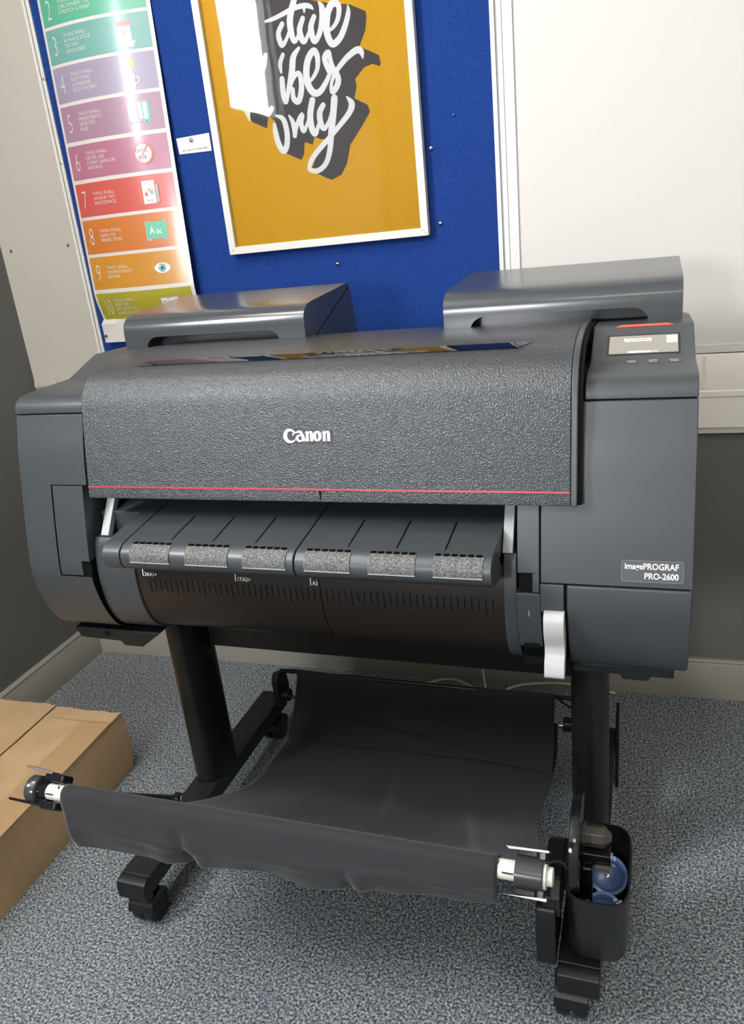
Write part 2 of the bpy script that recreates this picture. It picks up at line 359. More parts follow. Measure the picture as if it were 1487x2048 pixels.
STROKES = [[(-0.083,0.156,0.0029),(-0.064,0.158,0.0041),(-0.038,0.164,0.0047),(-0.013,0.17,0.005),(0.011,0.171,0.005),(0.024,0.167,0.0044),(0.03,0.161,0.0015)],[(0.01,0.169,0.0044),(0.009,0.159,0.0018)],[(-0.045,0.145,0.0053),(-0.056,0.13,0.0056),(-0.055,0.114,0.0061),(-0.05,0.105,0.005),(-0.037,0.118,0.0038),(-0.026,0.138,0.0029)],[(-0.004,0.197,0.0059),(-0.017,0.173,0.007),(-0.026,0.149,0.0073),(-0.026,0.125,0.0067),(-0.021,0.108,0.005),(-0.009,0.12,0.0038),(0.0,0.141,0.0032)],[(0.004,0.148,0.0053),(-0.006,0.129,0.0064),(-0.004,0.112,0.0067),(0.002,0.104,0.005),(0.013,0.117,0.0038),(0.022,0.133,0.0032)],[(0.03,0.147,0.0053),(0.021,0.131,0.0064),(0.021,0.114,0.0067),(0.026,0.101,0.0056),(0.039,0.115,0.0059),(0.048,0.14,0.0064),(0.05,0.161,0.0064),(0.044,0.172,0.002)],[(0.049,0.12,0.002),(0.066,0.118,0.0035),(0.083,0.134,0.005),(0.088,0.157,0.0059),(0.076,0.165,0.0073),(0.062,0.15,0.0076),(0.056,0.123,0.0076),(0.058,0.102,0.0073),(0.067,0.09,0.007),(0.084,0.099,0.0067),(0.099,0.121,0.0061),(0.108,0.143,0.005),(0.108,0.157,0.0009)],[(-0.052,0.087,0.0044),(-0.061,0.071,0.005),(-0.061,0.054,0.0029)],[(-0.061,0.041,0.0059),(-0.062,0.025,0.0064),(-0.062,0.005,0.0059),(-0.058,-0.007,0.0044),(-0.048,0.014,0.0035)],[(-0.013,0.094,0.0035),(-0.028,0.079,0.0067),(-0.035,0.053,0.0073),(-0.044,0.027,0.0067),(-0.054,0.004,0.0044)],[(-0.051,0.008,0.0032),(-0.035,0.038,0.005),(-0.02,0.046,0.0053),(-0.016,0.028,0.0061),(-0.02,0.006,0.0067),(-0.029,-0.009,0.0064),(-0.039,-0.001,0.0059),(-0.038,0.017,0.0044)],[(-0.01,0.027,0.002),(0.006,0.028,0.0035),(0.024,0.047,0.005),(0.028,0.071,0.0059),(0.021,0.084,0.0067),(0.006,0.07,0.0073),(-0.002,0.044,0.0076),(0.0,0.019,0.0076),(0.011,0.003,0.0073),(0.026,0.004,0.0067),(0.042,0.02,0.0056),(0.053,0.036,0.0044)],[(0.053,0.036,0.0053),(0.046,0.055,0.0059),(0.045,0.068,0.0064),(0.054,0.076,0.0059),(0.057,0.062,0.005),(0.06,0.046,0.0059),(0.07,0.027,0.0064),(0.068,0.012,0.0067),(0.055,-0.001,0.0059),(0.053,0.012,0.0038),(0.062,0.031,0.0044),(0.077,0.046,0.0053),(0.097,0.061,0.0061),(0.12,0.071,0.0067),(0.129,0.065,0.0059),(0.131,0.053,0.0012)],[(-0.086,-0.03,0.0023),(-0.07,-0.04,0.0059),(-0.065,-0.067,0.0064),(-0.069,-0.093,0.0067),(-0.079,-0.105,0.0064),(-0.089,-0.088,0.0067),(-0.093,-0.063,0.0064),(-0.093,-0.047,0.0038)],[(-0.055,-0.034,0.0023),(-0.048,-0.048,0.0053),(-0.046,-0.065,0.0056),(-0.047,-0.08,0.0038),(-0.037,-0.052,0.0044),(-0.023,-0.036,0.0053),(-0.028,-0.053,0.0056),(-0.024,-0.07,0.005),(-0.013,-0.055,0.0035),(-0.004,-0.035,0.0029)],[(0.005,-0.011,0.007),(-0.004,-0.039,0.0073),(-0.004,-0.065,0.0073),(0.003,-0.079,0.0059),(0.014,-0.06,0.0038),(0.021,-0.043,0.0032)],[(0.029,-0.024,0.0059),(0.019,-0.038,0.0067),(0.019,-0.059,0.0067),(0.026,-0.071,0.0053),(0.039,-0.057,0.0038),(0.046,-0.041,0.0029)],[(0.057,-0.014,0.0079),(0.05,-0.047,0.0076),(0.041,-0.082,0.0073),(0.034,-0.115,0.0064),(0.021,-0.142,0.0059),(0.0,-0.155,0.0056),(-0.02,-0.15,0.005),(-0.014,-0.133,0.0056),(0.005,-0.114,0.0059),(0.033,-0.093,0.0056),(0.063,-0.069,0.0056),(0.088,-0.047,0.0064),(0.096,-0.03,0.007),(0.086,-0.015,0.0018)],[(-0.156,0.009,0.0088),(-0.156,-0.01,0.0073),(-0.153,-0.031,0.002)],[(-0.115,-0.009,0.0059),(-0.106,-0.023,0.0064),(-0.095,-0.014,0.0059)],[(-0.155,0.143,0.0059),(-0.177,0.119,0.0088),(-0.187,0.107,0.0088),(-0.173,0.078,0.0073),(-0.149,0.033,0.0073),(-0.133,0.026,0.0073),(-0.103,0.068,0.0064),(-0.093,0.093,0.0044)]]
def ribbon(st, y, dx=0, dz=0):
    P3 = smooth([(a, b, 0) for a, b, c in st], 5); W = [p.x for p in smooth([(c, 0, 0) for a, b, c in st], 5)]
    vs = []; fs = []; n = len(P3)
    for i, p in enumerate(P3):
        d = (P3[min(i+1, n-1)]-P3[max(i-1, 0)]).normalized(); nn = Vector((-d.y, d.x, 0)); w = max(W[i], .0006)
        q = p+nn*w; r = p-nn*w; vs += [(q.x+dx, y-i*4e-6, q.y+dz), (r.x+dx, y-i*4e-6, r.y+dz)]
    for i in range(n-1): fs.append((2*i, 2*i+1, 2*i+3, 2*i+2))
    for idx in (0, n-1):
        w = max(W[idx], .0006); k = len(vs); c = P3[idx]
        vs += [(c.x+dx+w*math.cos(t), y+(4e-6 if idx == 0 else -n*4e-6-2e-6), c.y+dz+w*math.sin(t)) for t in [math.pi*2*j/12 for j in range(12)]]
        fs.append(tuple(range(k, k+12)))
    return vs, fs
dk = MB()
HULL = [(-0.073,0.214),(-0.01,0.204),(0.029,0.178),(0.069,0.166),(0.112,0.157),(0.146,0.139),(0.147,0.13),(0.142,0.105),(0.125,0.076),(0.138,0.07),(0.167,0.054),(0.17,0.039),(0.167,0.033),(0.151,0.04),(0.132,0.036),(0.109,0.017),(0.111,0.003),(0.103,-0.02),(0.132,-0.037),(0.136,-0.051),(0.114,-0.078),(0.083,-0.111),(0.071,-0.148),(0.055,-0.17),(0.031,-0.178),(0.018,-0.173),(-0.006,-0.159),(-0.016,-0.15),(-0.002,-0.128),(0.019,-0.102),(0.032,-0.093),(0.014,-0.091),(0.0,-0.084),(-0.006,-0.1),(-0.025,-0.092),(-0.03,-0.117),(-0.038,-0.128),(-0.057,-0.119),(-0.078,-0.107),(-0.092,-0.081),(-0.091,-0.04),(-0.106,-0.029),(-0.113,-0.053),(-0.148,-0.035),(-0.158,-0.01),(-0.18,0.078),(-0.199,0.104),(-0.195,0.122),(-0.181,0.135),(-0.151,0.164),(-0.118,0.192)]
dk.add([(a, -.0122, b) for a, b in HULL], [tuple(range(len(HULL)))])
dk.build('drop_shade', INKD, pf, recalc=False, smoothf=False)
wt = MB()
for j, st in enumerate(STROKES): wt.add(*ribbon(st, -.0125-.00002*j))
wt.build('brush_lettering', INKW, pf, recalc=False, smoothf=False)

# ---- rainbow strip poster, bowed off the board
SX0, SX1 = -.872, -.573
def strip_y(x, z, lift=0.0):
    u = (x-(SX0+SX1)/2)/.15
    if z > 1.12: d = .045-(z-1.12)*.036
    else:
        t = max(0, min(1, (1.12-z)/.10)); d = .045+(0.0225-.045)*(t*t*(3-2*t))
        if z < 1.02: d = .0225
    d = d+.004-.022*u*u*(1 if z > 1.04 else .2)
    return .767-max(d, .0015)-lift
sp = empty('strip_poster', (-.72, .767, 1.4)); tag(sp, 'tall rainbow banded poster of ten numbered rules, curling off the blue board', 'poster')
SO = Vector((-.72, .767, 1.4))
def sheet(x0, x1, z0, z1, lift, nx=24, nz=None):
    nz = nz or max(2, int((z1-z0)/.012)); vs = []; fs = []
    for j in range(nz+1):
        for i in range(nx+1):
            x = x0+(x1-x0)*i/nx; z = z0+(z1-z0)*j/nz; vs.append(Vector((x, strip_y(x, z, lift), z))-SO)
    for j in range(nz):
        for i in range(nx): a = j*(nx+1)+i; fs.append((a, a+1, a+nx+2, a+nx+1))
    return vs, fs
def drape(vs, ox, oz, lift):   # flat x/y lettering laid on the curved sheet at room position ox, oz
    return [Vector((ox+x, strip_y(ox+x, oz+y, lift), oz+y))-SO for x, y, z in vs]
MB().add(*sheet(SX0, SX1, .990, 1.905, 0)).build('paper_sheet', PAPER, sp, recalc=False)
def pm(n, c): return mat(n, c, .35, coat=.5, coat_rough=.17)
PW = pm('pale_print', (.62, .60, .56))
BANDS = [(1, 'green_print', (0.164, 0.404, 0.164), 1.800, 1.890, 'THOU SHALL\nNOT USE MORE\nTHAN 2 FONTS', None),
 (2, 'mint_print', (0.084, 0.348, 0.22), 1.731, 1.794, 'THOU SHALL NOT\nCIRCUMVENT OR\nSTRETCH A FONT', None),
 (3, 'teal_print', (0.14, 0.324, 0.292), 1.651, 1.724, 'THOU SHALL\nALWAYS STICK\nTO THY\nDEADLINES', 'cal'),
 (4, 'lilac_print', (0.292, 0.252, 0.34), 1.567, 1.644, 'THOU SHALL\nNOT STEAL\n(SOMEONE\nELSE\'S WORK)', 'bulb'),
 (5, 'mauve_print', (0.316, 0.188, 0.26), 1.480, 1.559, 'THOU SHALL\nPERSISTENTLY\nSAVE THY\nFILES', 'files'),
 (6, 'rose_print', (0.364, 0.14, 0.204), 1.393, 1.471, 'THOU SHALL\nNEVER USE\nCOMIC SANS OR\nPAPYRUS', 'no'),
 (7, 'red_print', (0.5, 0.084, 0.068), 1.306, 1.384, 'THOU SHALL\nHONOR THY\nWHITESPACE.', 'doc'),
 (8, 'orange_print', (0.5, 0.156, 0.032), 1.216, 1.298, 'THOU SHALL\nKERN TO\nPERFECTION', 'abc'),
 (9, 'amber_print', (0.5, 0.22, 0.024), 1.128, 1.208, 'THOU SHALL\nNEVER FORGET\nRETINA', 'eye'),
 (10, 'olive_print', (0.34, 0.3, 0.024), 1.043, 1.118, 'THOU SHALL\nNOT USE\nHELVETICA\'S\nNAME IN VAIN', 'book')]
IC = {k: pm('icon_'+k, c) for k, c in dict(red=(.62, .08, .06), white=(.72, .72, .70), grey=(.35, .36, .36), yellow=(.72, .45, .04), green=(.10, .43, .28),
      teal=(.16, .38, .40), dark=(.05, .05, .05), orange=(.70, .30, .05), paleblue=(.42, .55, .60)).items()}
def disc(cx, cz, rx, rz=None, n=28):
    rz = rz or rx; return [(cx+rx*math.cos(2*math.pi*i/n), cz+rz*math.sin(2*math.pi*i/n), 0) for i in range(n)], [tuple(range(n))]
def rect(x0, z0, x1, z1): return [(x0, z0, 0), (x1, z0, 0), (x1, z1, 0), (x0, z1, 0)], [(0, 1, 2, 3)]
def ringf(cx, cz, r0, r1, n=32):
    vs = [(cx+r*math.cos(2*math.pi*i/n), cz+r*math.sin(2*math.pi*i/n), 0) for r in (r0, r1) for i in range(n)]
    return vs, [(i, (i+1) % n, n+(i+1) % n, n+i) for i in range(n)]
def icon(kind):
    L = []   # (colour, (verts, faces))
    if kind == 'cal': L = [('red', rect(-.018, .012, .020, .023)), ('white', rect(-.016, -.020, .018, .012)), ('white', rect(-.002, -.031, .022, -.022)), ('grey', rect(-.006, -.024, .026, -.018)), ('red', ('T', '01', .017, -.0095, -.006))]
    if kind == 'bulb': L = [('yellow', disc(0, .018, .013)), ('yellow', rect(-.006, .0, .006, .008)), ('grey', rect(-.006, -.004, .006, .001)), ('white', rect(-.008, -.034, .006, -.005)), ('grey', rect(.004, -.034, .011, -.003)), ('white', ringf(.013, -.018, .006, .0085))]
    if kind == 'files': L = [('green', rect(.014, -.022, .032, .022))]+[('white', rect(-.020+.0125*i, -.014, -.011+.0125*i, .022)) for i in range(4)]+[('dark', disc(-.0155+.0125*i, -.020, .0016)) for i in range(4)]
    if kind == 'no': L = [('white', disc(0, 0, .022)), ('dark', ('T', 'comic', .015, -.020, .003)), ('dark', ('T', 'sans', .015, -.014, -.012)), ('red', ringf(0, 0, .0205, .026)), ('red', ([(-.015, -.017, 0), (-.011, -.020, 0), (.016, .016, 0), (.012, .019, 0)], [(0, 1, 2, 3)]))]
    if kind == 'doc': L = [('orange', rect(-.026, -.024, -.0245, .016)), ('white', rect(-.018, -.026, .014, .026)), ('grey', rect(-.012, .020, .004, .0215)), ('red', ([(-.014, -.008, 0), (-.004, -.008, 0), (-.009, .004, 0)], [(0, 1, 2)])), ('orange', ([(-.005, .008, 0), (.005, .008, 0), (0, -.002, 0)], [(0, 1, 2)])), ('teal', disc(.006, -.001, .005)), ('dark', disc(-.008, -.019, .0013)), ('dark', disc(-.002, -.019, .0013)), ('dark', disc(.004, -.019, .0013)), ('grey', rect(.017, -.024, .023, .016))]
    if kind == 'abc': L = [('grey', rect(-.027, -.023, .029, .022)), ('green', rect(-.025, -.019, .027, .020)), ('white', ('T', 'A', .024, -.017, -.008)), ('white', ('T', 'bc', .017, .001, -.008))]
    if kind == 'eye':
        lens = [(.021*math.cos(t), .0125*math.sin(t)*abs(math.sin(t))**.3, 0) for t in [2*math.pi*i/36 for i in range(36)]]
        L = [('white', (lens, [tuple(range(36))])), ('teal', disc(0, 0, .0105)), ('dark', disc(0, 0, .0045)), ('white', disc(-.005, .004, .0022))]
        for i in range(24):
            t = 2*math.pi*i/24; c, s = math.cos(t), math.sin(t)
            L.append(('yellow', ([(.022*c-.0004*s, .026*s+.0004*c, 0), (.022*c+.0004*s, .026*s-.0004*c, 0), (.026*c+.0004*s, .030*s-.0004*c, 0), (.026*c-.0004*s, .030*s+.0004*c, 0)], [(0, 1, 2, 3)])))
    if kind == 'book': L = [('grey', rect(-.022, -.024, .026, .016)), ('white', rect(-.020, -.022, -.003, .014)), ('white', rect(-.001, -.022, .024, .014)), ('grey', rect(-.0165, -.004, -.007, .008)), ('white', ('T', 'B', .008, -.0145, -.001)), ('dark', disc(.004, .013, .0012))]
    return L
for num, mn, col, z0, z1, body, ic in BANDS:
    bd = MB().add(*sheet(-.864, -.582, z0, z1, .0003)).build('colour_band', pm(mn, col), sp, recalc=False)
    mb = MB(); nl = body.count('\n')+1; h = .0155
    vs, fs = text_mesh(body, .0112, bold=-.00005, line=1.0, xs=1.0, spacing=1.02)
    mb.add(drape(vs, -.808, (z0+z1)/2+nl*.0058-.0088, .0009), fs)
    mb.build('lettering', PW, bd, recalc=False, smoothf=False); mb = MB()
    vs, fs = text_mesh(str(num), .060, bold=-.0011, xs=.60 if num < 10 else .5)
    mb.add(drape(vs, -.848, (z0+z1)/2-.019, .0009), fs)
    mb.build('number', PW, bd, recalc=False, smoothf=False)
    if ic:
        mb = MB(); ms = []; names = []
        for k, (cn, g) in enumerate(icon(ic)):
            if cn not in names: names.append(cn); ms.append(IC[cn])
            mi = names.index(cn)
            if g[0] == 'T':
                vs, fs = text_mesh(g[1], g[2], bold=.0004, xs=.85); vs = [(x+g[3], y+g[4], 0) for x, y, z in vs]
            else: vs, fs = g
            mb.add(drape(vs, -.645, (z0+z1)/2, .0008+.00015*k), fs, mi)
        mb.build('picture_mark', ms, bd, recalc=False, smoothf=False)

# ------------------------------------------------------------------ ceiling lamps
for i, (x, y, l) in enumerate([(-.72, -.35, 'square ceiling light panel nearest the left wall'), (1.55, -1.2, 'square ceiling light panel to the right of the printer'), (.3, -2.5, 'square ceiling light panel furthest behind the viewer')]):
    cl = empty('ceiling_light', (x, y, WZ)); tag(cl, l, 'light', 'ceiling light panels')
    mb = MB()
    for a in ((-.31, .31, -.31, -.29), (-.31, .31, .29, .31), (-.31, -.29, -.29, .29), (.29, .31, -.29, .29)): mb.box(*a, -.022, 0)
    mb.build('lamp_frame', ALU, cl, .002); MB().box(-.29, .29, -.29, .29, -.014, -.002).build('diffuser', LAMPF if i else LAMPM, cl)

# ------------------------------------------------------------------ cardboard carton
cb = empty('cardboard_box', (-.89, -.25, 0)); tag(cb, 'long brown cardboard carton lying on the carpet by the left wall', 'box')
def wob(x, y, z):
    return (x+.004*noise.noise(Vector((x*4, y*4, z*9)))+(.009 if x > .1 else -.008)*math.sin(math.pi*min(max(z/.158, 0), 1))*(.25+.75*max(0, (y-.3)/.2)), y+(.006*math.sin(math.pi*z/.158) if y > .4 else 0), z+(.003*noise.noise(Vector((x*7, y*6, 3))) if z > .1 else 0))
mb = MB(); X = (-.188, .186); Y = (-.62, .507)
def grid(f, nu, nv):
    vs = [f(i/nu, j/nv) for j in range(nv+1) for i in range(nu+1)]
    return vs, [(j*(nu+1)+i, j*(nu+1)+i+1, (j+1)*(nu+1)+i+1, (j+1)*(nu+1)+i) for j in range(nv) for i in range(nu)]
H = .157
for f, nu, nv in ((lambda u, v: wob(X[0], Y[0]+(Y[1]-Y[0])*u, H*v), 30, 6), (lambda u, v: wob(X[1], Y[0]+(Y[1]-Y[0])*u, H*v), 30, 6),
          (lambda u, v: wob(X[0]+(X[1]-X[0])*u, Y[0], H*v), 12, 6), (lambda u, v: wob(X[0]+(X[1]-X[0])*u, Y[1], H*v), 12, 6), (lambda u, v: (X[0]+(X[1]-X[0])*u, Y[0]+(Y[1]-Y[0])*v, 0), 4, 4)):
    mb.add(*grid(f, nu, nv))
mb.build('box_body', CARD, cb, recalc=False)
def flap(x0, x1, y0, y1, z, tilt=0, m=CARD, name='top_flap', jag=0, th=.003):
    def f(u, v):
        x = x0+(x1-x0)*u; y = y0+(y1-y0)*v
        e = (jag*noise.noise(Vector((x*40, 2, 7))) if v == 1 else 0)
        return wob(x, y+e, z+tilt*(u if x1 < 0 else 1-u))
    t, fs = grid(f, 14, 30); b = [(p[0], p[1], p[2]-th) for p in t]; k = len(t)
    mb = MB().add(t, fs); mb.add(b, fs)
    ed = [(i, i+1) for i in range(14)]+[(30*15+i, 30*15+i+1) for i in range(14)]+[(j*15, (j+1)*15) for j in range(30)]+[(j*15+14, (j+1)*15+14) for j in range(30)]
    mb.f += [(a, c, c+k, a+k) for a, c in ed]; mb.m += [0]*len(ed)
    return mb.build(name, m, cb)
flap(-.190, -.0035, Y[0], Y[1]+.006, H+.0035, .003, jag=.008); flap(.0015, .188, Y[0], Y[1]+.001, H+.0035, .002, jag=.006)
flap(.115, .1885, Y[0], Y[1]-.045, H+.0046, 0, TAPE, 'kraft_tape', th=.0006)
mb = MB(); mb.add(*grid(lambda u, v: (lambda p: (p[0], p[1], p[2]+.0004))(wob(.0025+.185*u, Y[1]-.045+.0022*v, H+.0052)), 14, 1)); mb.build('crease', TAPE, cb, recalc=False)
mb = MB(); mb.add(*grid(lambda u, v: (lambda p: (p[0], p[1], p[2]+.0004))(wob(-.188+.183*u, Y[1]-.14+.0018*v, H+.0055)), 14, 1)); mb.build('crease', TAPE, cb, recalc=False)

# ------------------------------------------------------------------ cables behind the printer
def cable(pts, label):
    return tag(MB().tube(pts, .0032).build('cable', CABLEM), label, 'cable', 'ivory cables on the carpet behind the printer')
cable([(-.16, .60, .004), (-.088, .672, .006), (-.043, .716, .012), (.011, .733, .018), (.065, .716, .016), (.105, .680, .010), (.127, .64, .004), (.135, .56, .0035)], 'ivory cable arching leftward across the carpet at the skirting board')
cable([(.098, .752, .30), (.100, .750, .12), (.104, .742, .03), (.118, .700, .006), (.128, .640, .0035), (.15, .55, .0035)], 'ivory cable dropping straight down in front of the skirting board')
cable([(.128, .60, .0035), (.148, .680, .006), (.185, .728, .012), (.25, .748, .016), (.33, .750, .02), (.45, .745, .006)], 'ivory cable curving rightward along the skirting board')

# ================================================================== LARGE FORMAT PRINTER (own axes: x right, y back, z up, origin on the carpet under its front)
pr = empty('large_format_printer', (0, 0, 0), -0.02624117)
tag(pr, 'big dark grey roll-fed poster printer on a wheeled black stand', 'printer')
def part(mb, name, m=GREY, bevel=.0015, parent=None, label=None, **k):
    o = mb.build(name, m, parent or pr, bevel, **k)
    if label: o['label'] = label
    return o
FRONT = [(.020, .548), (-.018, .570), (-.038, .600), (-.053, .642), (-.060, .690), (-.052, .745), (-.041, .80), (-.030, .85), (-.018, .905), (-.006, .945), (0, .967)]
FRONT = sm2(FRONT, 3)
TOPF = sm2([(0, .967), (.0015, .978), (.006, .987), (.016, .9935), (.032, .9965), (.06, .998)], 3)[1:]
BODY = FRONT+TOPF+[(.105, .999), (.152, .999), (.244, 1.030), (.345, 1.0275), (.53, 1.006), (.548, .990), (.552, .57), (.530, .548)]
def inset(poly, d):
    "approximate inward offset"
    n = len(poly); out = []; A = sum(poly[i][0]*poly[(i+1) % n][1]-poly[(i+1) % n][0]*poly[i][1] for i in range(n)); s = 1 if A > 0 else -1
    for i in range(n):
        a, b, c = poly[i-1], poly[i], poly[(i+1) % n]
        e = Vector((c[0]-a[0], c[1]-a[1])).normalized(); out.append((b[0]-s*e.y*d, b[1]+s*e.x*d))
    return out
# dark inner chassis: seen only through seams and the paper mouth
ci = inset(BODY, .0045)
ch = MB().prism(ci, -.5515, -.425).prism(ci, .3235, .5515)
ch.prism([(.03, .86), (.03, .95), (.06, .99), (.25, 1.012), (.53, .995), (.545, .60), (.52, .552), (.13, .548), (.075, .57), (.075, .86)], -.4255, .324)
chassis = part(ch, 'chassis', COREM, 0)

# left side
part(MB().prism(clip(BODY, .9682, 1.2), -.555, -.408), 'left_shoulder_cap')
def with_cuts(poly, cuts):
    out = []
    for a, b in zip(poly, poly[1:]+poly[:1]):
        out.append(a); hit = [(abs(c-a[1]), c) for c in cuts if min(a[1], b[1])+1e-7 < c < max(a[1], b[1])-1e-7]
        for _, c in sorted(hit): t = (c-a[1])/(b[1]-a[1]); out.append((a[0]+t*(b[0]-a[0]), c))
    return out
hp = with_cuts(clip(BODY, 0, .9662), (.6876, .849)); n_ = len(hp); xs_ = (-.555, -.4895, -.4235)
vs = [(x, y, z) for x in xs_ for y, z in hp]; fs = [tuple(range(n_))]
for i in range(n_):
    a, b = hp[i], hp[(i+1) % n_]; k = (i+1) % n_
    fs.append((i, k, n_+k, n_+i))
    if not (a[0] < .1 and b[0] < .1 and min(a[1], b[1]) > .6875 and max(a[1], b[1]) < .8491): fs.append((n_+i, n_+k, 2*n_+k, 2*n_+i))
l = MB().add(vs, fs)
part(l, 'left_side_housing')
part(MB().prism(clip(clipy(BODY, .2), .849, .9662), -.4235, -.414), 'left_inner_edge', bevel=0)
ap = clipy(clip(inset(BODY, .0006), .6895, .8468), .05)
a = MB().prism(clip(ap, .716, .9), -.4875, -.4235).prism(clip(ap, .6, .716), -.4875, -.4405)
part(a, 'access_panel', bevel=.0008)
part(MB().box(-.440, -.424, -.054, -.04, .690, .716), 'latch_recess', COREM, 0)
part(MB().prism(sm2([(-.42, .0), (-.42, .01)], 1)+[(-.43, .02), (-.45, .012), (-.455, .0)], .5485, .5475, 'z'), 'vent_slot', COREM, 0)
# underside skid plates
mb = MB().prism([(-.545, .548), (-.535, .526), (-.445, .524), (-.438, .515), (-.398, .515), (-.37, .535), (-.352, .548)], -.002, .11, 'y')
mb.cyl((-.472, -.004, .538), (-.472, .0, .538), .006, mi=1)
part(mb, 'skid_plate', [BLACK, COREM], .0015)
mb = MB().prism([(.393, .56), (.393, .545), (.462, .545), (.466, .537), (.502, .537), (.506, .545), (.538, .545), (.538, .56)], -.004, .11, 'y')
part(mb, 'skid_plate', BLACK, .0015)

# right side
part(MB().prism(clip(BODY, .7185, .9662), .3545, .555), 'right_side_door')
sp_ = clipy(BODY, .06)
n = MB().prism(clip(sp_, .7315, .845), .3215, .3525).prism(clip(sp_, .7035, .7315), .3425, .3525)
part(n, 'front_strip', bevel=.001)
part(MB().box(.3225, .342, -.048, -.03, .704, .731), 'latch_recess', COREM, 0)
n = MB().prism(clip(sp_, .604, .7015), .3195, .3535).prism(clip(sp_, .672, .7165), .3535, .3865)
part(n, 'lever_surround', bevel=.0012)
part(MB().box(.326, .348, -.044, -.030, .6045, .6115), 'latch_recess', COREM, 0)
part(MB().prism(clip(BODY, 0, .7162), .3905, .555), 'right_lower_cover', bevel=.003)
part(MB().box(.3195, .3905, -.012, .04, .556, .71), 'lever_well', COREM, 0)
vs, fs = text_mesh('1', .016)
part(MB().add([(.334+x*.7, yat(FRONT, .664+y)-.0004, .664+y) for x, y, z in vs], fs), 'embossed_number', ARMM, 0, recalc=False)
lv = [(-.052, .676), (-.066, .676), (-.073, .668), (-.0745, .655), (-.072, .640), (-.066, .625), (-.064, .617), (-.066, .605), (-.072, .600), (-.077, .586), (-.078, .577), (-.072, .574), (-.060, .580), (-.052, .60), (-.045, .63)]
part(MB().prism(sm2(lv+lv[:1], 3)[:-1], .3585, .3875), 'release_lever', WHITEP, .0012, label='white release lever', sharp=50)
# name plate
def on_front(vs, x0, z0, off=.0006): return [(x0+x, yat(FRONT, z0+y)-off, z0+y) for x, y, z in vs]
rr = []
for cx, cz, a0 in ((.540, .7535, 0), (.4665, .7535, 90), (.4665, .7300, 180), (.540, .7300, 270)):
    rr += [(cx+.0028*math.cos(math.radians(a0+t)), cz+.0028*math.sin(math.radians(a0+t))) for t in (0, 30, 60, 90)]
k = len(rr); cx, cz = .503, .7417
ri = [(cx+(x-cx)*.9925, cz+(z-cz)*.978) for x, z in rr]
nb = MB().add([(x, yat(FRONT, z)-.0004, z) for x, z in rr], [tuple(range(k))]).add([(x, yat(FRONT, z)-.0005, z) for x, z in rr+ri], [(i, (i+1) % k, k+(i+1) % k, k+i) for i in range(k)], 1)
nplate = part(nb, 'name_plate', [mat('name_plate_grey', (.07, .075, .08), .35), ARMM], 0, recalc=False)
mb = MB()
for body, z in (('imagePROGRAF', .7448), ('PRO-2600', .7317)):
    vs, fs = text_mesh(body, .0118, bold=.00022, align='RIGHT', xs=.88, spacing=.99); mb.add(on_front(vs, .5368, z, .001), fs)
part(mb, 'lettering', LOGOM, 0, parent=nplate, recalc=False)

# right top cap with the control panel
CAP = clip(FRONT+TOPF+[(.105, .999), (.188, 1.0340), (.196, 1.0365), (.345, 1.0285), (.53, 1.006), (.548, .99), (.55, .96)], .9682, 1.2)
cap = part(MB().prism(CAP, .4125, .555), 'control_panel')
sl = Vector((0, .083, .035)).normalized(); nrm = Vector((0, -sl.z, sl.y))
def on_slope(x, s, off): return Vector((x, .105, .999))+sl*s+nrm*off
def slope_quad(x0, x1, s0, s1, off): return [on_slope(x0, s0, off), on_slope(x1, s0, off), on_slope(x1, s1, off), on_slope(x0, s1, off)]
bz = MB()
fr_o = (.4345, .5355, .0155, .0685); fr_i = (.4375, .5325, .0185, .0655)
o4 = slope_quad(*fr_o, .0004)+slope_quad(*fr_i, .0004)
bz.add(o4, [(0, 1, 5, 4), (1, 2, 6, 5), (2, 3, 7, 6), (3, 0, 4, 7)])
part(bz, 'screen_bezel', GLOSSB, 0, parent=cap, recalc=False)
scr = part(MB().add(slope_quad(*fr_i, .0003), [(0, 1, 2, 3)]), 'screen', SCREENM, 0, parent=cap, recalc=False, label='lit touch screen')
mb = MB()
for body, s in (('Preparing for the system.', .0545), ('Please wait momentarily.', .0495)):
    vs, fs = text_mesh(body, .0048, bold=.00012, xs=.80); mb.add([on_slope(.4580+x, s+y, .0008) for x, y, z in vs], fs)
part(mb, 'screen_text', SCRTXT, 0, parent=cap, recalc=False); mb = MB()
mb.add(slope_quad(.464, .494, .0195, .0235, .0008), [(0, 1, 2, 3)])
mb.add(slope_quad(.494, .505, .0195, .0198, .0008), [(0, 1, 2, 3)]); mb.add(slope_quad(.494, .505, .0232, .0235, .0008), [(0, 1, 2, 3)]); mb.add(slope_quad(.5047, .505, .0195, .0235, .0008), [(0, 1, 2, 3)])
part(mb, 'progress_bar', SCRTXT, 0, parent=cap, recalc=False)
part(MB().add(slope_quad(.517, .5312, .043, .0615, .0008), [(0, 1, 2, 3)]), 'screen_symbol', SCRPALE, 0, parent=cap, recalc=False)
mb = MB(); L0, L1 = .445, .527
mb.add([(L0, .1885, 1.0350), (L1, .1885, 1.0350), (L1-.008, .1940, 1.0368), (L0+.008, .1940, 1.0368)], [(0, 1, 2, 3)])
part(mb, 'status_light', LEDM, 0, parent=cap, recalc=False, label='glowing red status bar')
def ring_on_top(cx, cy, rx, ry, th=.0009, n=28, z=.9996):
    vs = [(cx+(rx+q)*math.cos(t), cy+(ry+q)*math.sin(t), z) for q in (0, th) for t in [2*math.pi*i/n for i in range(n)]]
    return vs, [(i, (i+1) % n, n+(i+1) % n, n+i) for i in range(n)]
part(MB().add(*ring_on_top(.437, .089, .0105, .0075)), 'power_button', TICKM, 0, parent=cap, recalc=False)
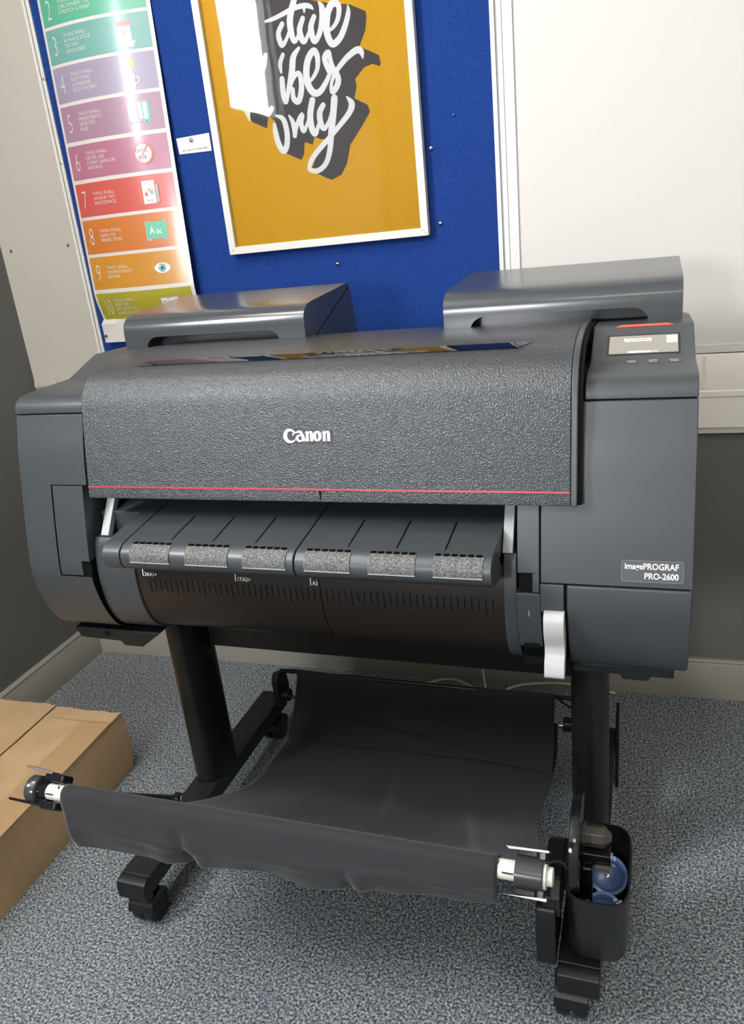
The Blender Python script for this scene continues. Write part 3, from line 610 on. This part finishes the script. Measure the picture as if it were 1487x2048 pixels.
for cx in (.470, .499, .527):
    mb = MB().add(*ring_on_top(cx, .0885, .0078, .0028, .0008)); mb.add([(cx-.0055, .087, .9998), (cx+.0055, .087, .9998), (cx+.0055, .090, .9998), (cx-.0055, .090, .9998)], [(0, 1, 2, 3)], 1)
    mb.add([(cx-.0065, .098, .9998), (cx+.0055, .098, .9998), (cx+.0055, .1010, .9998), (cx-.0065, .1010, .9998)], [(0, 1, 2, 3)], 1)
    part(mb, 'menu_button', [TICKM, LOGOM], 0, parent=cap, recalc=False)

# top deck behind the hood
deck = [(.20, .99), (.20, 1.036), (.31, 1.0325), (.345, 1.0290), (.53, 1.0065), (.545, .995), (.545, .98)]
part(MB().prism(deck, -.4065, .0232).prism(deck, .0244, .4112), 'top_deck', COVERM, .0008)

# hood
HO = sm2([(-.048, .832), (-.0465, .842), (-.040, .873), (-.030, .920), (-.0205, .962), (-.012, .992), (.003, 1.014), (.018, 1.0255), (.037, 1.0335), (.062, 1.0395), (.098, 1.0435), (.13, 1.045), (.20, 1.043), (.28, 1.0372), (.315, 1.034)], 4)
HI = [(.315, 1.026), (.13, 1.034), (.06, 1.026), (.03, 1.012), (.012, .985), (.0, .95), (-.012, .90), (-.024, .85), (-.028, .832)]
hood = part(MB().prism(HO+HI, -.3985, .3960), 'front_hood', HOODM, .0025, sharp=40)
part(MB().prism(inset(HO+HI, -.0008), .3962, .4055), 'hood_side_trim', GREY, .003, parent=hood, sharp=40)
part(MB().prism([(p[0]+.0005, p[1]) for p in inset(HO+HI, .004)], .4055, .4108), 'hood_gap_fill', COREM, 0, parent=hood)  # near-black filler paints the shade of the open gap beside the hood
def hood_y(z): return yat(HO, z)
vs = []; z0, z1 = .8500, .8524
part(MB().add([(-.3975, hood_y(z0)-.0012, z0), (.3955, hood_y(z0)-.0012, z0), (.3955, hood_y(z1)-.0012, z1), (-.3975, hood_y(z1)-.0012, z1), (-.3975, hood_y(z0)+.002, z0), (.3955, hood_y(z0)+.002, z0), (.3955, hood_y(z1)+.002, z1), (-.3975, hood_y(z1)+.002, z1)],
     [(0, 1, 2, 3), (0, 4, 5, 1), (3, 2, 6, 7), (0, 3, 7, 4), (1, 5, 6, 2)]), 'accent_line', REDM, 0, parent=hood, label='thin red accent line')
part(MB().box(.0262, .0278, hood_y(.84)-.0008, hood_y(.84)+.003, .8335, .8496), 'hood_seam', TICKM, 0, parent=hood)
# maker's badge
def badge(x0, z0, mb, vs, fs, off, mi=0):
    mb.add([(x0+x, hood_y(z0+y)-off, z0+y) for x, y, z in vs], fs, mi)
BX, BZ = .0155, .9310
mb = MB(); bp_ = [(-.034+.0115*math.cos(math.radians(a)), .0115*math.sin(math.radians(a))) for a in range(60, 301, 15)]+[(.0335, -.0098), (.0345, -.0088), (.0345, .0070), (.0325, .0088), (-.027, .0092)]
badge(BX, BZ, mb, [(x, y, 0) for x, y in bp_], [tuple(range(len(bp_)))], .0009)
bg = part(mb, 'badge_plate', mat('badge_grey', (.042, .040, .046), .3), 0, parent=hood, recalc=False)
mb = MB()
# heavy contrasted letters drawn as ribbons
def rib(pts, x0, z0, sc=1.0):
    P3 = smooth([(a, b, 0) for a, b, c in pts], 5); W = [p.x for p in smooth([(c, 0, 0) for a, b, c in pts], 5)]
    vs = []; n = len(P3)
    for i, p in enumerate(P3):
        d = (P3[min(i+1, n-1)]-P3[max(i-1, 0)]).normalized(); nn = Vector((-d.y, d.x, 0)); w = max(W[i], .00015)
        q, r = p+nn*w, p-nn*w; vs += [(q.x*sc, q.y*sc, 0), (r.x*sc, r.y*sc, 0)]
    badge(x0, z0, mb, vs, [(2*i, 2*i+1, 2*i+3, 2*i+2) for i in range(n-1)], .0016)
U = .001
def R(pts): rib([(a*U, b*U, c*U) for a, b, c in pts], BX, BZ)
# C
R([(-25.5, 3.0, .5), (-27, 6.5, 1.3), (-32, 9.0, 1.6), (-38, 7.5, 2.3), (-41.2, 1, 3.2), (-39.0, -5.5, 2.8), (-33, -8.6, 1.8), (-27, -7.2, 1.1), (-24.5, -4.5, .4)])
R([(-25.0, 6.8, 2.0), (-29.2, .8, .6)])
def quad(x0, x1, z0, z1, sk=0):
    badge(BX, BZ, mb, [(x0*U, z0*U, 0), (x1*U, z0*U, 0), (x1*U+sk*U, z1*U, 0), (x0*U+sk*U, z1*U, 0)], [(0, 1, 2, 3)], .0016)
# a
R([(-23.5, 4.0, .5), (-20.5, 6.2, 1.2), (-16.0, 6.0, 2.0), (-13.0, 1.5, 2.3), (-10.5, -5.0, 2.4), (-9.5, -7.8, 1.8)])
R([(-14.5, .6, .6), (-18.5, .8, 1.2), (-21.8, -2.6, 2.2), (-19.5, -6.6, 1.6), (-14.5, -7.0, 1.0), (-12.5, -3, .7)])
def en(o):
    quad(o+.0, o+4.6, -7.8, 6.0); badge(BX, BZ, mb, [((o-1.8)*U, 4.0*U, 0), (o*U, 4.6*U, 0), ((o+3.4)*U, 7.2*U, 0), ((o+1.2)*U, 7.2*U, 0)], [(0, 1, 2, 3)], .00165)
    R([(o+4.2, 3.5, .6), (o+6.6, 6.2, 1.0), (o+9.6, 4.8, 1.8)]); quad(o+6.9, o+11.6, -7.8, 4.6)
en(-7.0)
R([(10.6, 6.4, .9), (7.8, 2.8, 2.4), (7.6, -3.6, 2.5), (11.5, -7.4, 1.0)]); R([(11.0, 6.6, 1.0), (15.4, 3.0, 2.5), (15.6, -3.2, 2.4), (11.6, -7.4, 1.0)])
en(20.6)
part(mb, 'maker_lettering', LOGOM, 0, parent=bg, recalc=False)
# smoked viewing window lying in the hood top
def hz(y):
    for (a, za), (b, zb) in zip(HO, HO[1:]):
        if za > 1.0 and a <= y <= b: return za+(y-a)/(b-a+1e-9)*(zb-za)
    return 1.04
ys = [.041, .045, .049, .053, .057, .061]; vs = []
for j, y in enumerate(ys):
    u = j/5; vs += [(-.318+.016*u, y, hz(y)+.0012), (.318+.020*u, y, hz(y)+.0012)]
part(MB().add(vs, [(2*j, 2*j+1, 2*j+3, 2*j+2) for j in range(5)]), 'viewing_window', SLOTM, 0, parent=hood, recalc=False, label='smoked glossy viewing window')

# ink tank covers with a finger recess along the front
def ink_cover(x0, x1, r0, r1, k):
    n = 60; xs = sorted(set([x0+(x1-x0)*i/n for i in range(n+1)]+[r0+.026*(1-math.cos(t)) for t in [math.pi/2*i/10 for i in range(11)]]+[r1-.026*(1-math.cos(t)) for t in [math.pi/2*i/10 for i in range(11)]]))
    def h(x):
        if x <= r0 or x >= r1: return 0
        e = min(x-r0, r1-x); return .022*math.sqrt(max(0, 1-max(0, 1-e/.026)**2))
    top = sm2([(.2500, 1.058), (.2508, 1.070), (.2545, 1.081), (.2625, 1.0890), (.2750, 1.0945), (.2920, 1.0975)], 3)+[(.35, 1.1015), (.42, 1.1060), (.485, 1.1107)]+sm2([(.490, 1.111), (.499, 1.1095), (.5035, 1.103)], 3)
    mb = MB(); secs = []
    for x in xs:
        b = 1.0335+h(x)
        zz = max(b, 1.0335)
        sec = [(.300, 1.034), (.298 if h(x) > 0 else .262, 1.034), (.298 if h(x) > 0 else .262, zz+.0005), (.2500, zz)]+top+[(.300, 1.0345)]
        secs.append([(x, y, z) for y, z in sec])
    m_ = len(secs[0]); vs = [v for s_ in secs for v in s_]; fs = []
    for i in range(len(xs)-1):
        for j in range(m_-1): fs.append((i*m_+j, (i+1)*m_+j, (i+1)*m_+j+1, i*m_+j+1))
        fs.append((i*m_+m_-1, (i+1)*m_+m_-1, (i+1)*m_, i*m_))
    fs += [tuple(range(m_)), tuple((len(xs)-1)*m_+j for j in range(m_-1, -1, -1))]
    o = part(MB().add(vs, fs), 'ink_tank_cover', COVERM, .0012, sharp=45)
    bs = [(.285, 1.018), (.311, 1.0315), (.318, 1.036), (.495, 1.1018), (.5040, 1.1010), (.511, 1.092), (.531, 1.0065), (.531, 1.0)]
    part(MB().prism(bs, x0+.0012, x1-.0012), 'cover_base', COVERM, .001, parent=o)
    part(MB().prism([(.300, 1.0355), (.494, 1.1035), (.4965, 1.1015), (.303, 1.0335)], x0-.0003, x1+.0003), 'cover_seam', TICKM, 0, parent=o)
    return o
ink_cover(-.481, -.095, -.433, -.147, 0); ink_cover(.163, .541, .208, .491, 1)

# paper mouth: output guide with rounded lip, side cheeks, smoked roll cover
CH = sm2([(-.030, .752), (-.037, .738), (-.044, .705), (-.0465, .675), (-.043, .635), (-.031, .598), (-.010, .570), (.025, .550)], 4)
CB = [(.10, .545), (.10, .752)]
part(MB().prism(CH+CB, -.4215, -.3425), 'left_cheek', bevel=.002, sharp=40)
part(MB().prism(CH+CB, .2985, .3185), 'right_cheek', bevel=.002, sharp=40)
RC = sm2([(-.034, .735), (-.040, .705), (-.0425, .675), (-.039, .637), (-.028, .601), (-.007, .574), (.03, .553), (.08, .540), (.13, .538)], 4)
rc = part(MB().prism(RC+[(.13, .548), (.05, .575), (0, .62), (-.01, .735)], -.3425, .2985), 'roll_cover', ROLLC, 0, label='smoked brown roll cover', sharp=40)
def on_rc(x, z, off=.0006): return (x, yat(RC[:20], z)-off, z)
mb = MB(); x = -.318
k = 0
while x < .285:
    L = .022 if k % 5 else .028
    pts = [on_rc(x+d, .682-L*t) for t in (0, .5, 1) for d in (0, .0014)]
    mb.add(pts, [(0, 1, 3, 2), (2, 3, 5, 4)]); x += .0107; k += 1
part(mb, 'scale_marks', TICKM, 0, parent=rc, recalc=False, smoothf=False)
for x, t in ((-.329, '24/A1+'), (-.148, '17/A2+'), (-.012, 'A3')):
    mb = MB(); mb.add([on_rc(x+d, .7005-.0135*q, .0009) for q in (0, 1) for d in (0, .0016)], [(0, 1, 3, 2)])
    vs, fs = text_mesh(t, .0098, bold=.0001, xs=.85); mb.add([on_rc(x+.0036+a, .6875+b_, .0009) for a, b_, c in vs], fs)
    part(mb, 'scale_lettering', LOGOM, 0, parent=rc, recalc=False, smoothf=False)
part(MB().add([on_rc(.0035+d, .703-.008*q, .0007) for q in range(16) for d in (0, .0013)], [(2*i, 2*i+1, 2*i+3, 2*i+2) for i in range(15)]), 'cover_seam', TICKM, 0, parent=rc, recalc=False)
LIP = sm2([(-.060, .7820), (-.090, .7778), (-.106, .7745), (-.1165, .766), (-.120, .754), (-.117, .7415), (-.107, .7325), (-.092, .7285)], 4)
GD = [(.075, .8015), (-.016, .7883)]+LIP+[(-.050, .718), (-.034, .715), (-.034, .72), (-.050, .75), (.075, .788)]
for x0, x1 in ((-.3395, -.3065), (-.3045, .0010), (.0030, .2970)):
    part(MB().prism(GD, x0, x1), 'output_guide', GREY, .0015, sharp=40)
part(MB().prism([(-.0, .750), (-.0, .7890), (.075, .7995), (.075, .75)], -.4215, -.3400), 'mouth_floor', GREY, .001)
for x in (-.2225, -.1475, -.0725, .0805, .1550, .2270):
    part(MB().add([(x-.0011, -.010, .7898), (x+.0011, -.010, .7898), (x+.0010, -.058, .7829), (x-.0010, -.058, .7829), (x+.0009, -.089, .7786), (x-.0009, -.089, .7786)], [(0, 1, 2, 3), (3, 2, 4, 5)]), 'guide_slot', TICKM, 0, recalc=False, smoothf=False)
for x0, x1 in ((-.286, -.213), (-.184, -.109), (-.083, -.011), (.019, .091), (.119, .189), (.215, .285)):
    arc = [(y-.0012, z+.0006) for y, z in LIP if .750 < z < .7765 and y < -.100]
    n = len(arc); mb = MB(); vs = [(x, y, z) for y, z in arc for x in (x0, x1)]
    mb.add(vs, [(2*i, 2*i+1, 2*i+3, 2*i+2) for i in range(n-1)])
    y0_, z0_ = arc[0]; m_ = 6
    for i in range(m_):
        a = x0+(x1-x0)*(i+.12)/m_; b_ = a+(x1-x0)/m_*.62
        mb.box(a, b_, y0_-.0006, y0_+.0045, z0_-.0018, z0_+.0016, 1)
    mb.box(x0, x1, arc[-1][0]-.0006, arc[-1][0]+.003, arc[-1][1]-.0014, arc[-1][1], 2)
    part(mb, 'feed_pad', [PADM, TICKM, ARMM], 0, recalc=False, label='textured pale grey feed pad')
def arm_plate(xc, w, pts, name='roll_cover_arm', m=ARMM):
    a, b_ = pts; d = Vector((0, b_[0]-a[0], b_[1]-a[1])).normalized(); q = Vector((0, -d.z, d.y))*.006
    A, B = Vector((xc, *a)), Vector((xc, *b_)); vs = []
    for P_ in (A, B):
        for sx in (-w/2, w/2):
            for s in (-1, 1): vs.append(P_+Vector((sx, 0, 0))+q*s)
    return part(MB().add(vs, [(0, 1, 3, 2), (4, 6, 7, 5), (0, 4, 5, 1), (2, 3, 7, 6), (0, 2, 6, 4), (1, 5, 7, 3)]), name, m, .001)
arm_plate(-.402, .016, ((-.024, .752), (.035, .838))); arm_plate(.306, .015, ((-.034, .752), (.02, .838)))
mb = MB()
for i in range(24):
    x = -.385+i*.0292; mb.box(x, x+.0235, .012, .05, .822, .834)
part(mb, 'pinch_roller_row', mat('dim_grey_plastic', (.04, .045, .045), .5), .001)

# ------------------------------------------------------------------ stand
st = tag(part(MB().box(-.372, .376, .176, .194, .418, .575), 'stand', METALB, .002), None)
def rrect(cx, cy, hx, hy, n=10, p=2.6):
    return [(cx+hx*abs(math.cos(t))**(2/p)*math.copysign(1, math.cos(t)), cy+hy*abs(math.sin(t))**(2/p)*math.copysign(1, math.sin(t))) for t in [2*math.pi*i/(4*n) for i in range(4*n)]]
for sx in (-1, 1):
    cx = sx*.4035 if sx < 0 else .4075
    o = part(MB().prism(rrect(cx, .158, .0325, .058), .115, .552, 'z'), 'column', METALB, 0, parent=st, sharp=60)
    bx0, bx1 = (-.433, -.3715) if sx < 0 else (.3785, .4425)
    bp2 = [(-.160, .0775), (-.160, .1155), (.455, .1155), (.462, .108), (.462, .0775)]
    bm_ = part(MB().prism(bp2, bx0, bx1), 'foot_beam', BEAMM, .002, parent=st)
    cp = [(-.1605, .0700), (-.1605, .1152), (-.172, .1142), (-.1795, .1095), (-.183, .100), (-.183, .078), (-.178, .0700)]
    part(MB().prism(cp, bx0, bx1), 'end_cap', BLACK, .0015, parent=st)
    part(MB().box(bx0+.02, bx0+.024, -.075, -.071, .1153, .1158), 'screw_hole', COREM, 0, parent=st)
    for cy in (-.147, .425):
        c_ = empty('caster', (0, 0, 0)); c_.parent = st
        xm = (bx0+bx1)/2+(.004 if sx < 0 else -.012)
        for wx in (-.0255, .0015):
            part(MB().lathe((xm+wx, cy, .0285), (1, 0, 0), [(0, .018), (.002, .0265), (.005, .0285), (.019, .0285), (.022, .0265), (.024, .018)], 28), 'wheel', BLACK, 0, parent=c_, sharp=50)
        hs = [(cy-.031, .028), (cy-.031, .040)]+[(cy+.031*math.cos(math.radians(t)), .037+.031*math.sin(math.radians(t))) for t in (150, 120, 90, 60, 30)]+[(cy+.031, .028), (cy+.02, .05), (cy-.02, .05)]
        part(MB().prism(hs, xm-.0255, xm-.0262).prism(hs, xm+.0255, xm+.0262).prism([(cy-.0305, .036)]+hs[2:7]+[(cy+.0305, .036), (cy+.0285, .036)]+[(cy+.0285*math.cos(math.radians(t)), .037+.0285*math.sin(math.radians(t))) for t in (30, 60, 90, 120, 150)]+[(cy-.0285, .036)], xm-.026, xm+.026).box(xm-.016, xm+.016, cy-.018, cy+.018, .062, .0795), 'caster_fork', BLACK, .001, parent=c_)
    # rear basket bracket
    bx = -.368 if sx < 0 else .352
    mb = MB().prism([(.395, .115), (.392, .185), (.402, .203), (.412, .205), (.445, .190), (.452, .15), (.445, .115)], bx, bx+.016)
    mb.cyl((bx+(.016 if sx < 0 else 0), .43, .125), (bx+(.048 if sx < 0 else -.032), .43, .125), .006, mi=1)
    mb.cyl((bx+(.016 if sx < 0 else 0), .415, .14), (bx+(.034 if sx < 0 else -.02), .415, .14), .016)
    part(mb, 'basket_bracket', [BLACK, CHROME], .0015, parent=st)
    if sx > 0: part(MB().box(.4430, .4500, .395, .445, .004, .19), 'rear_support_plate', BLACK, .001, parent=st)

# ------------------------------------------------------------------ catch basket
bk = part(MB().cyl((-.366, .443, .190), (.366, .443, .190), .0052), 'catch_basket', METALB, 0)
part(MB().cyl((-.340, -.320, .448), (.327, -.320, .448), .0115), 'front_rod', METALB, 0, parent=bk)
for sx in (-1, 1):
    p0 = (-.383, -.020, .176) if sx < 0 else (.368, -.020, .176); p1 = (-.352, -.312, .440) if sx < 0 else (.348, -.312, .440)
    part(MB().cyl(p0, p1, .0075), 'side_arm', mat('olive_black_tube', (.035, .035, .030), .35), 0, parent=bk)
    q = Vector(p0); part(MB().lathe(q-Vector((.008, 0, 0)), (1, 0, 0), [(0, .010), (.002, .013), (.014, .013), (.016, .010)], 24).cyl(q, (q.x*1.04, q.y, .118), .007), 'arm_pivot', BLACK, 0, parent=bk)
    part(MB().lathe(Vector(p0)+Vector((.012*(-sx)-.001, 0, .006)), (1, 0, 0), [(0, .0085), (.002, .009), (.003, .0085)], 20), 'pivot_washer', CHROME, 0, parent=bk)
# cloth: hangs over the front rod, sags back to the rear rod
PROF = [(-.338, .333, -.338, .330), ]
path = smooth([(-.336, .368, 0), (-.341, .385, 0), (-.342, .405, 0), (-.339, .430, 0), (-.3345, .448, 0), (-.328, .460, 0), (-.316, .4625, 0), (-.303, .452, 0), (-.27, .405, 0), (-.20, .328, 0), (-.12, .254, 0), (-.034, .193, 0), (.05, .145, 0), (.15, .097, 0), (.25, .072, 0), (.34, .058, 0), (.40, .056, 0), (.425, .075, 0), (.436, .125, 0)], 5)
def xlim(p):
    t = min(max((p.x+.33)/.33, 0), 1); return -.338+.016*t, .328-.012*t
NX = 110; vs = []; npth = len(path)
def gs(v, c, w): return math.exp(-((v-c)/w)**2)
for j, p in enumerate(path):
    a, b_ = xlim(p); T = (path[min(j+1, npth-1)]-path[max(j-1, 0)]).normalized(); nn = Vector((0, -T.y, T.x))
    for i in range(NX+1):
        u = i/NX; x = a+(b_-a)*u; hang = max(0, min(1, (.446-p.y)/.075)) if p.x < -.325 else 0
        d = 0; sagz = 0
        if hang > 0:
            d += hang*(.004*math.sin(u*9+1.5)+.006*noise.noise(Vector((u*9, p.y*22, 1))))
            d -= .011*hang*gs(u, .300-.35*(p.y-.44), .010)+.007*hang*gs(u, .690-.15*(p.y-.44), .008)-.005*hang*(gs(u, .345, .03)+gs(u, .265, .03)+gs(u, .72, .02))
            d += hang*(-.004*gs(p.y, .432, .012)+.008*gs(p.y-.006*math.sin(u*9+1), .408, .008)*(1 if u < .32 else .6)*min(1, u*6))
            sagz = hang*(-.010*math.sin(math.pi*min(u/.85, 1))+.0025*math.sin(u*17)+.034*u)
            if u < .06: x += .016*hang*(1-u/.06)
        elif p.x > -.29:
            k = min(1, (p.x+.29)/.12)
            d += -.020*k*math.sin(math.pi*u)*gs(p.x, -.02, .25)
            d += k*(.007*noise.noise(Vector((u*4, p.x*5, 2)))+.010*gs(u-(.52+.55*(.15-p.x)*.6), 0, .022)*gs(p.x, .10, .16)+.008*gs(u-(.80+.25*(.05-p.x)), 0, .020)*gs(p.x, .05, .15))
            x += .034*u**5*gs(p.x, -.09, .15)
            x += .010*k*math.sin(p.x*9)*(1-2*u)*gs(p.x, .15, .2)
            if p.x < .38: d += .0025*gs(p.x-.02*u, -.06, .004)
        vs.append((x, p.x-nn.y*0+(-T.y)*(-d)*(-1) if False else p.x+d*(-T.y), p.y+d*T.x+sagz))
fs = [(j*(NX+1)+i, j*(NX+1)+i+1, (j+1)*(NX+1)+i+1, (j+1)*(NX+1)+i) for j in range(npth-1) for i in range(NX)]
cl = part(MB().add(vs, fs), 'basket_cloth', CLOTH, 0, parent=bk, recalc=False, sharp=180)
so = cl.modifiers.new('thick', 'SOLIDIFY'); so.thickness = .0012
# rear flap folded forward over the rear rod
path2 = smooth([(.449, .150, 0), (.4495, .185, 0), (.443, .1970, 0), (.436, .190, 0), (.430, .165, 0), (.418, .125, 0), (.402, .090, 0), (.380, .066, 0), (.368, .060, 0)], 5)
vs = []
for j, p in enumerate(path2):
    t = max(0, (.19-p.y)/.13) if p.x < .44 else 0
    for i in range(NX+1):
        u = i/NX; x = -.316-.012*t+(.626+.016*t)*u
        wv = .004*math.sin(u*5+1)+.008*noise.noise(Vector((u*5, p.y*14, 5)))
        ridge = .012*gs(p.y, .135-.075*u, .010)*(1 if u > .02 else 0)
        y = p.x-t*(wv+.010)-ridge*min(1, t*3); z = p.y+.004*math.sin(u*6+2)*(1-t)-(.004 if j > 3 else 0)
        vs.append((x, y, z))
fs = [(j*(NX+1)+i, j*(NX+1)+i+1, (j+1)*(NX+1)+i+1, (j+1)*(NX+1)+i) for j in range(len(path2)-1) for i in range(NX)]
cl = part(MB().add(vs, fs), 'rear_flap', CLOTH, 0, parent=bk, recalc=False, sharp=180)
so = cl.modifiers.new('thick', 'SOLIDIFY'); so.thickness = .0012
part(MB().tube([(-.362, .412, .203), (-.345, .43, .203), (-.316, .445, .196)], .0015, 8), 'tie_strap', BLACK, 0, parent=bk)
part(MB().tube([(.310, .443, .195), (.335, .40, .205), (.372, .33, .235)], .0022, 8), 'tie_strap', BLACK, 0, parent=bk)
# rod ends with clips (built square to the rod, then turned about it)
def turn(mb, ang=math.radians(-45)):
    c, s = math.cos(ang), math.sin(ang); o = (-.320, .448)
    mb.v = [(x, o[0]+(y-o[0])*c-(z-o[1])*s, o[1]+(y-o[0])*s+(z-o[1])*c) for x, y, z in mb.v]; return mb
DULLC = mat('dull_chrome', (.34, .33, .31), .22, .8)
def holder(sx):
    c = -.320; z = .448
    x0 = -.338 if sx < 0 else .320
    mb = MB().lathe((x0, c, z), (sx, 0, 0), [(-.01, .0122), (.024, .0122), (.0345, .0122)], 28)
    mb.box(min(x0+sx*.014, x0+sx*.028), max(x0+sx*.014, x0+sx*.028), c-.0126, c-.0118, z-.0052, z-.0032, 1).box(x0+sx*.008-.001, x0+sx*.008+.001, c-.0120, c-.0110, z+.005, z+.010, 1)
    part(turn(mb), 'rod_sleeve', [SHAFTW, BLACK], .0004, parent=bk, label='off-white rod sleeve')
    if sx > 0:
        part(turn(MB().lathe((x0+.0290, c, z), (1, 0, 0), [(0, .0150), (.001, .0200), (.034, .0200), (.035, .0185)], 32)), 'clip_barrel', mat('satin_black', (.03, .032, .032), .22), 0, parent=bk, sharp=50)
        part(turn(MB().lathe((x0+.064, c, z), (1, 0, 0), [(0, .0165), (.0035, .0165), (.0036, .0115), (.0105, .0115), (.0115, .0100)], 28)), 'end_button', SHAFTW, .0004, parent=bk, sharp=50)
        for s_, n0, n1, m_ in ((1, .026, .0275, DULLC), (-1, -.026, -.0265, DULLC)):
            xa, xb = x0+.016, x0+.070
            w = MB().prism([(xa, n0+.0018*s_+.448), (xa+.004, n0-.0018+.448), (xb, n1-.0018+.448), (xb, n1+.0018+.448)], c-.014, c+.012, 'y')
            part(turn(w), 'clip_wing', m_, .0008, parent=bk)
            a, b_ = sorted((n1+.448, z+s_*.017))
            part(turn(MB().box(x0+.058, x0+.066, c-.011, c+.011, a, b_).box(x0+.030, x0+.054, c+.004, c+.018, min(a, z), max(b_, z))), 'clip_stem', GLOSSB, .001, parent=bk)
        part(MB().tube([(x0+.066, c, z+.02), (x0+.082, c+.015, z+.012), (x0+.088, c+.03, z-.012)], .0012, 8), 'spring_wire', BLACK, 0, parent=bk)
    else:
        part(turn(MB().lathe((x0-.046, c, z), (-1, 0, 0), [(0, .0195), (.001, .0205), (.017, .0205), (.018, .0150), (.0181, .006)], 36)), 'clip_barrel', mat('ring_black', (.05, .052, .052), .18, .3), 0, parent=bk, sharp=50)
        part(turn(MB().lathe((x0-.030, c, z), (-1, 0, 0), [(0, .0135), (.017, .0135)], 20)), 'clip_axle', GLOSSB, 0, parent=bk, sharp=50)
        part(turn(MB().box(x0-.040, x0-.004, c-.012, c+.016, z+.0135, z+.0260).box(x0-.036, x0-.006, c-.010, c+.016, z-.0265, z-.0145).box(x0-.048, x0-.030, c-.004, c+.017, z-.022, z+.020)), 'clip_block', GLOSSB, .004, parent=bk)
        for s_, n0, n1, xa, m_ in ((1, .0305, .0255, x0-.080, DULLC), (-1, -.0195, -.0215, x0-.096, GLOSSB)):
            xb = x0-.028
            w = MB().prism([(xa, n0+.0020+.448), (xa+.002, n0-.0020+.448), (xb, n1-.0022+.448), (xb, n1+.0022+.448)], c-.010, c+.011, 'y')
            part(turn(w), 'clip_wing', m_, .0008, parent=bk)
holder(1); holder(-1)

# ------------------------------------------------------------------ right-hand pocket box and inner bracket, fixed to the stand
part(MB().prism([(-.172, .118), (-.172, .205), (-.165, .222), (-.150, .228), (-.095, .228), (-.085, .21), (-.085, .118)], .3475, .3775), 'inner_bracket', BLACK, .003)
part(MB().prism([(-.160, .205), (-.165, .245), (-.135, .262), (-.06, .262), (-.03, .24), (-.03, .20)], .3560, .3845), 'inner_bracket', GLOSSB, .003)
def cup(cx, cy, hx, hy, z0, z1, th, name, m, taper=.93, slant=0, **k):
    A = rrect(cx, cy, hx, hy, 10, 4.2); B = rrect(cx, cy, hx-th, hy-th, 10, 4.2); n = len(A); vs = []
    zt = lambda y: z1+slant*(y-cy)
    tp = lambda q, s: (cx+(q[0]-cx)*s, cy+(q[1]-cy)*s)
    vs = [(*tp(q, taper*.94), z0) for q in A]+[(*tp(q, taper), z0+.008) for q in A]+[(*q, zt(q[1])) for q in A]+[(*q, zt(q[1])) for q in B]+[(*tp(q, taper), z0+.006) for q in B]
    fs = [(r*n+i, r*n+(i+1) % n, (r+1)*n+(i+1) % n, (r+1)*n+i) for r in range(4) for i in range(n)]+[tuple(range(n)), tuple(4*n+i for i in range(n))]
    return part(MB().add(vs, fs), name, m, 0, sharp=45, **k)
cup(.4365, -.0845, .0480, .0835, .131, .255, .0028, 'accessory_pocket', mat('satin_charcoal', (.010, .011, .011), .28))

# spare roll holder standing in the pocket
a_ = pr.rotation_euler.z
def W(x, y, z): c, s = math.cos(a_), math.sin(a_); return (x*c-y*s, x*s+y*c, z)
rh = empty('roll_holder', W(.405, -.085, .1375), a_); tag(rh, 'black roll holder disc standing in the pocket at the lower right', 'roll holder')
def loc(mb, o=(.405, -.085, .1375)): mb.v = [(x-o[0], y-o[1], z-o[2]) for x, y, z in mb.v]; return mb
cz = .290
loc(MB().lathe((.3955, -.087, cz), (1, 0, 0), [(0, .069), (.0015, .0740), (.010, .0750), (.0150, .0740), (.0165, .069), (.0165, .030)], 56)).build('flange', GLOSSB, rh, 0, sharp=45)
mb = MB().lathe((.411, -.080, cz+.010), (1, 0, 0), [(0, .020), (.004, .020), (.005, .0175), (.032, .0175), (.036, .014), (.044, .006)], 8)
loc(mb).build('core_spindle', mat('bronze_black', (.05, .045, .038), .2), rh, .002)
loc(MB().box(.411, .428, -.112, -.062, .142, .262)).build('holder_body', GLOSSB, rh, .003)
loc(MB().box(.411, .454, -.104, -.076, cz-.026, cz-.006)).build('lock_lever', GLOSSB, rh, .002)
loc(MB().box(.432, .453, -.110, -.1045, cz-.030, cz-.022)).build('lever_tab', mat('bronze_tab', (.09, .08, .065), .3), rh, .001)
# blue core adaptors lying in the pocket
def adaptor(x, y, z, tilt, az, spin, label):
    rt = empty('core_adaptor', W(x, y, z), a_); tag(rt, label, 'adaptor', 'blue core adaptors in the pocket')
    rt.rotation_euler = (tilt, 0, a_+az); rt.scale = (.87, .87, .87)
    MB().lathe((0, 0, 0), (0, 0, 1), [(-.020, .0005), (-.020, .0255), (-.0195, .0262), (-.003, .0275), (-.001, .0350), (.0005, .0355), (.0020, .0350), (.0025, .0300), (.0015, .0290), (-.017, .0245), (-.018, .0232), (-.018, .0005)], 44, caps=False).build('cup', BLUEP, rt, 0, sharp=50)
    c, s = math.cos(spin), math.sin(spin)
    mb = MB().box(.026, .038, -.007, .007, -.002, .004).box(.0330, .0370, -.006, .006, .003, .016).box(.024, .032, .008, .012, -.002, .010).box(.024, .032, -.012, -.008, -.002, .010)
    mb.v = [(a*c-b_*s, a*s+b_*c, d) for a, b_, d in mb.v]
    mb.build('catch', BLUEP2, rt, .0008)
    MB().lathe((0, 0, -.018), (0, 0, 1), [(0, .0032), (.002, .0032), (.0024, .0018)], 14).build('hub_screw', CHROME, rt, 0)
adaptor(.4485, -.052, .198, math.radians(38), math.radians(6), math.radians(85), 'blue plastic core adaptor ring further back in the pocket')
adaptor(.4450, -.122, .190, math.radians(34), math.radians(4), math.radians(28), 'blue plastic core adaptor ring at the front of the pocket')
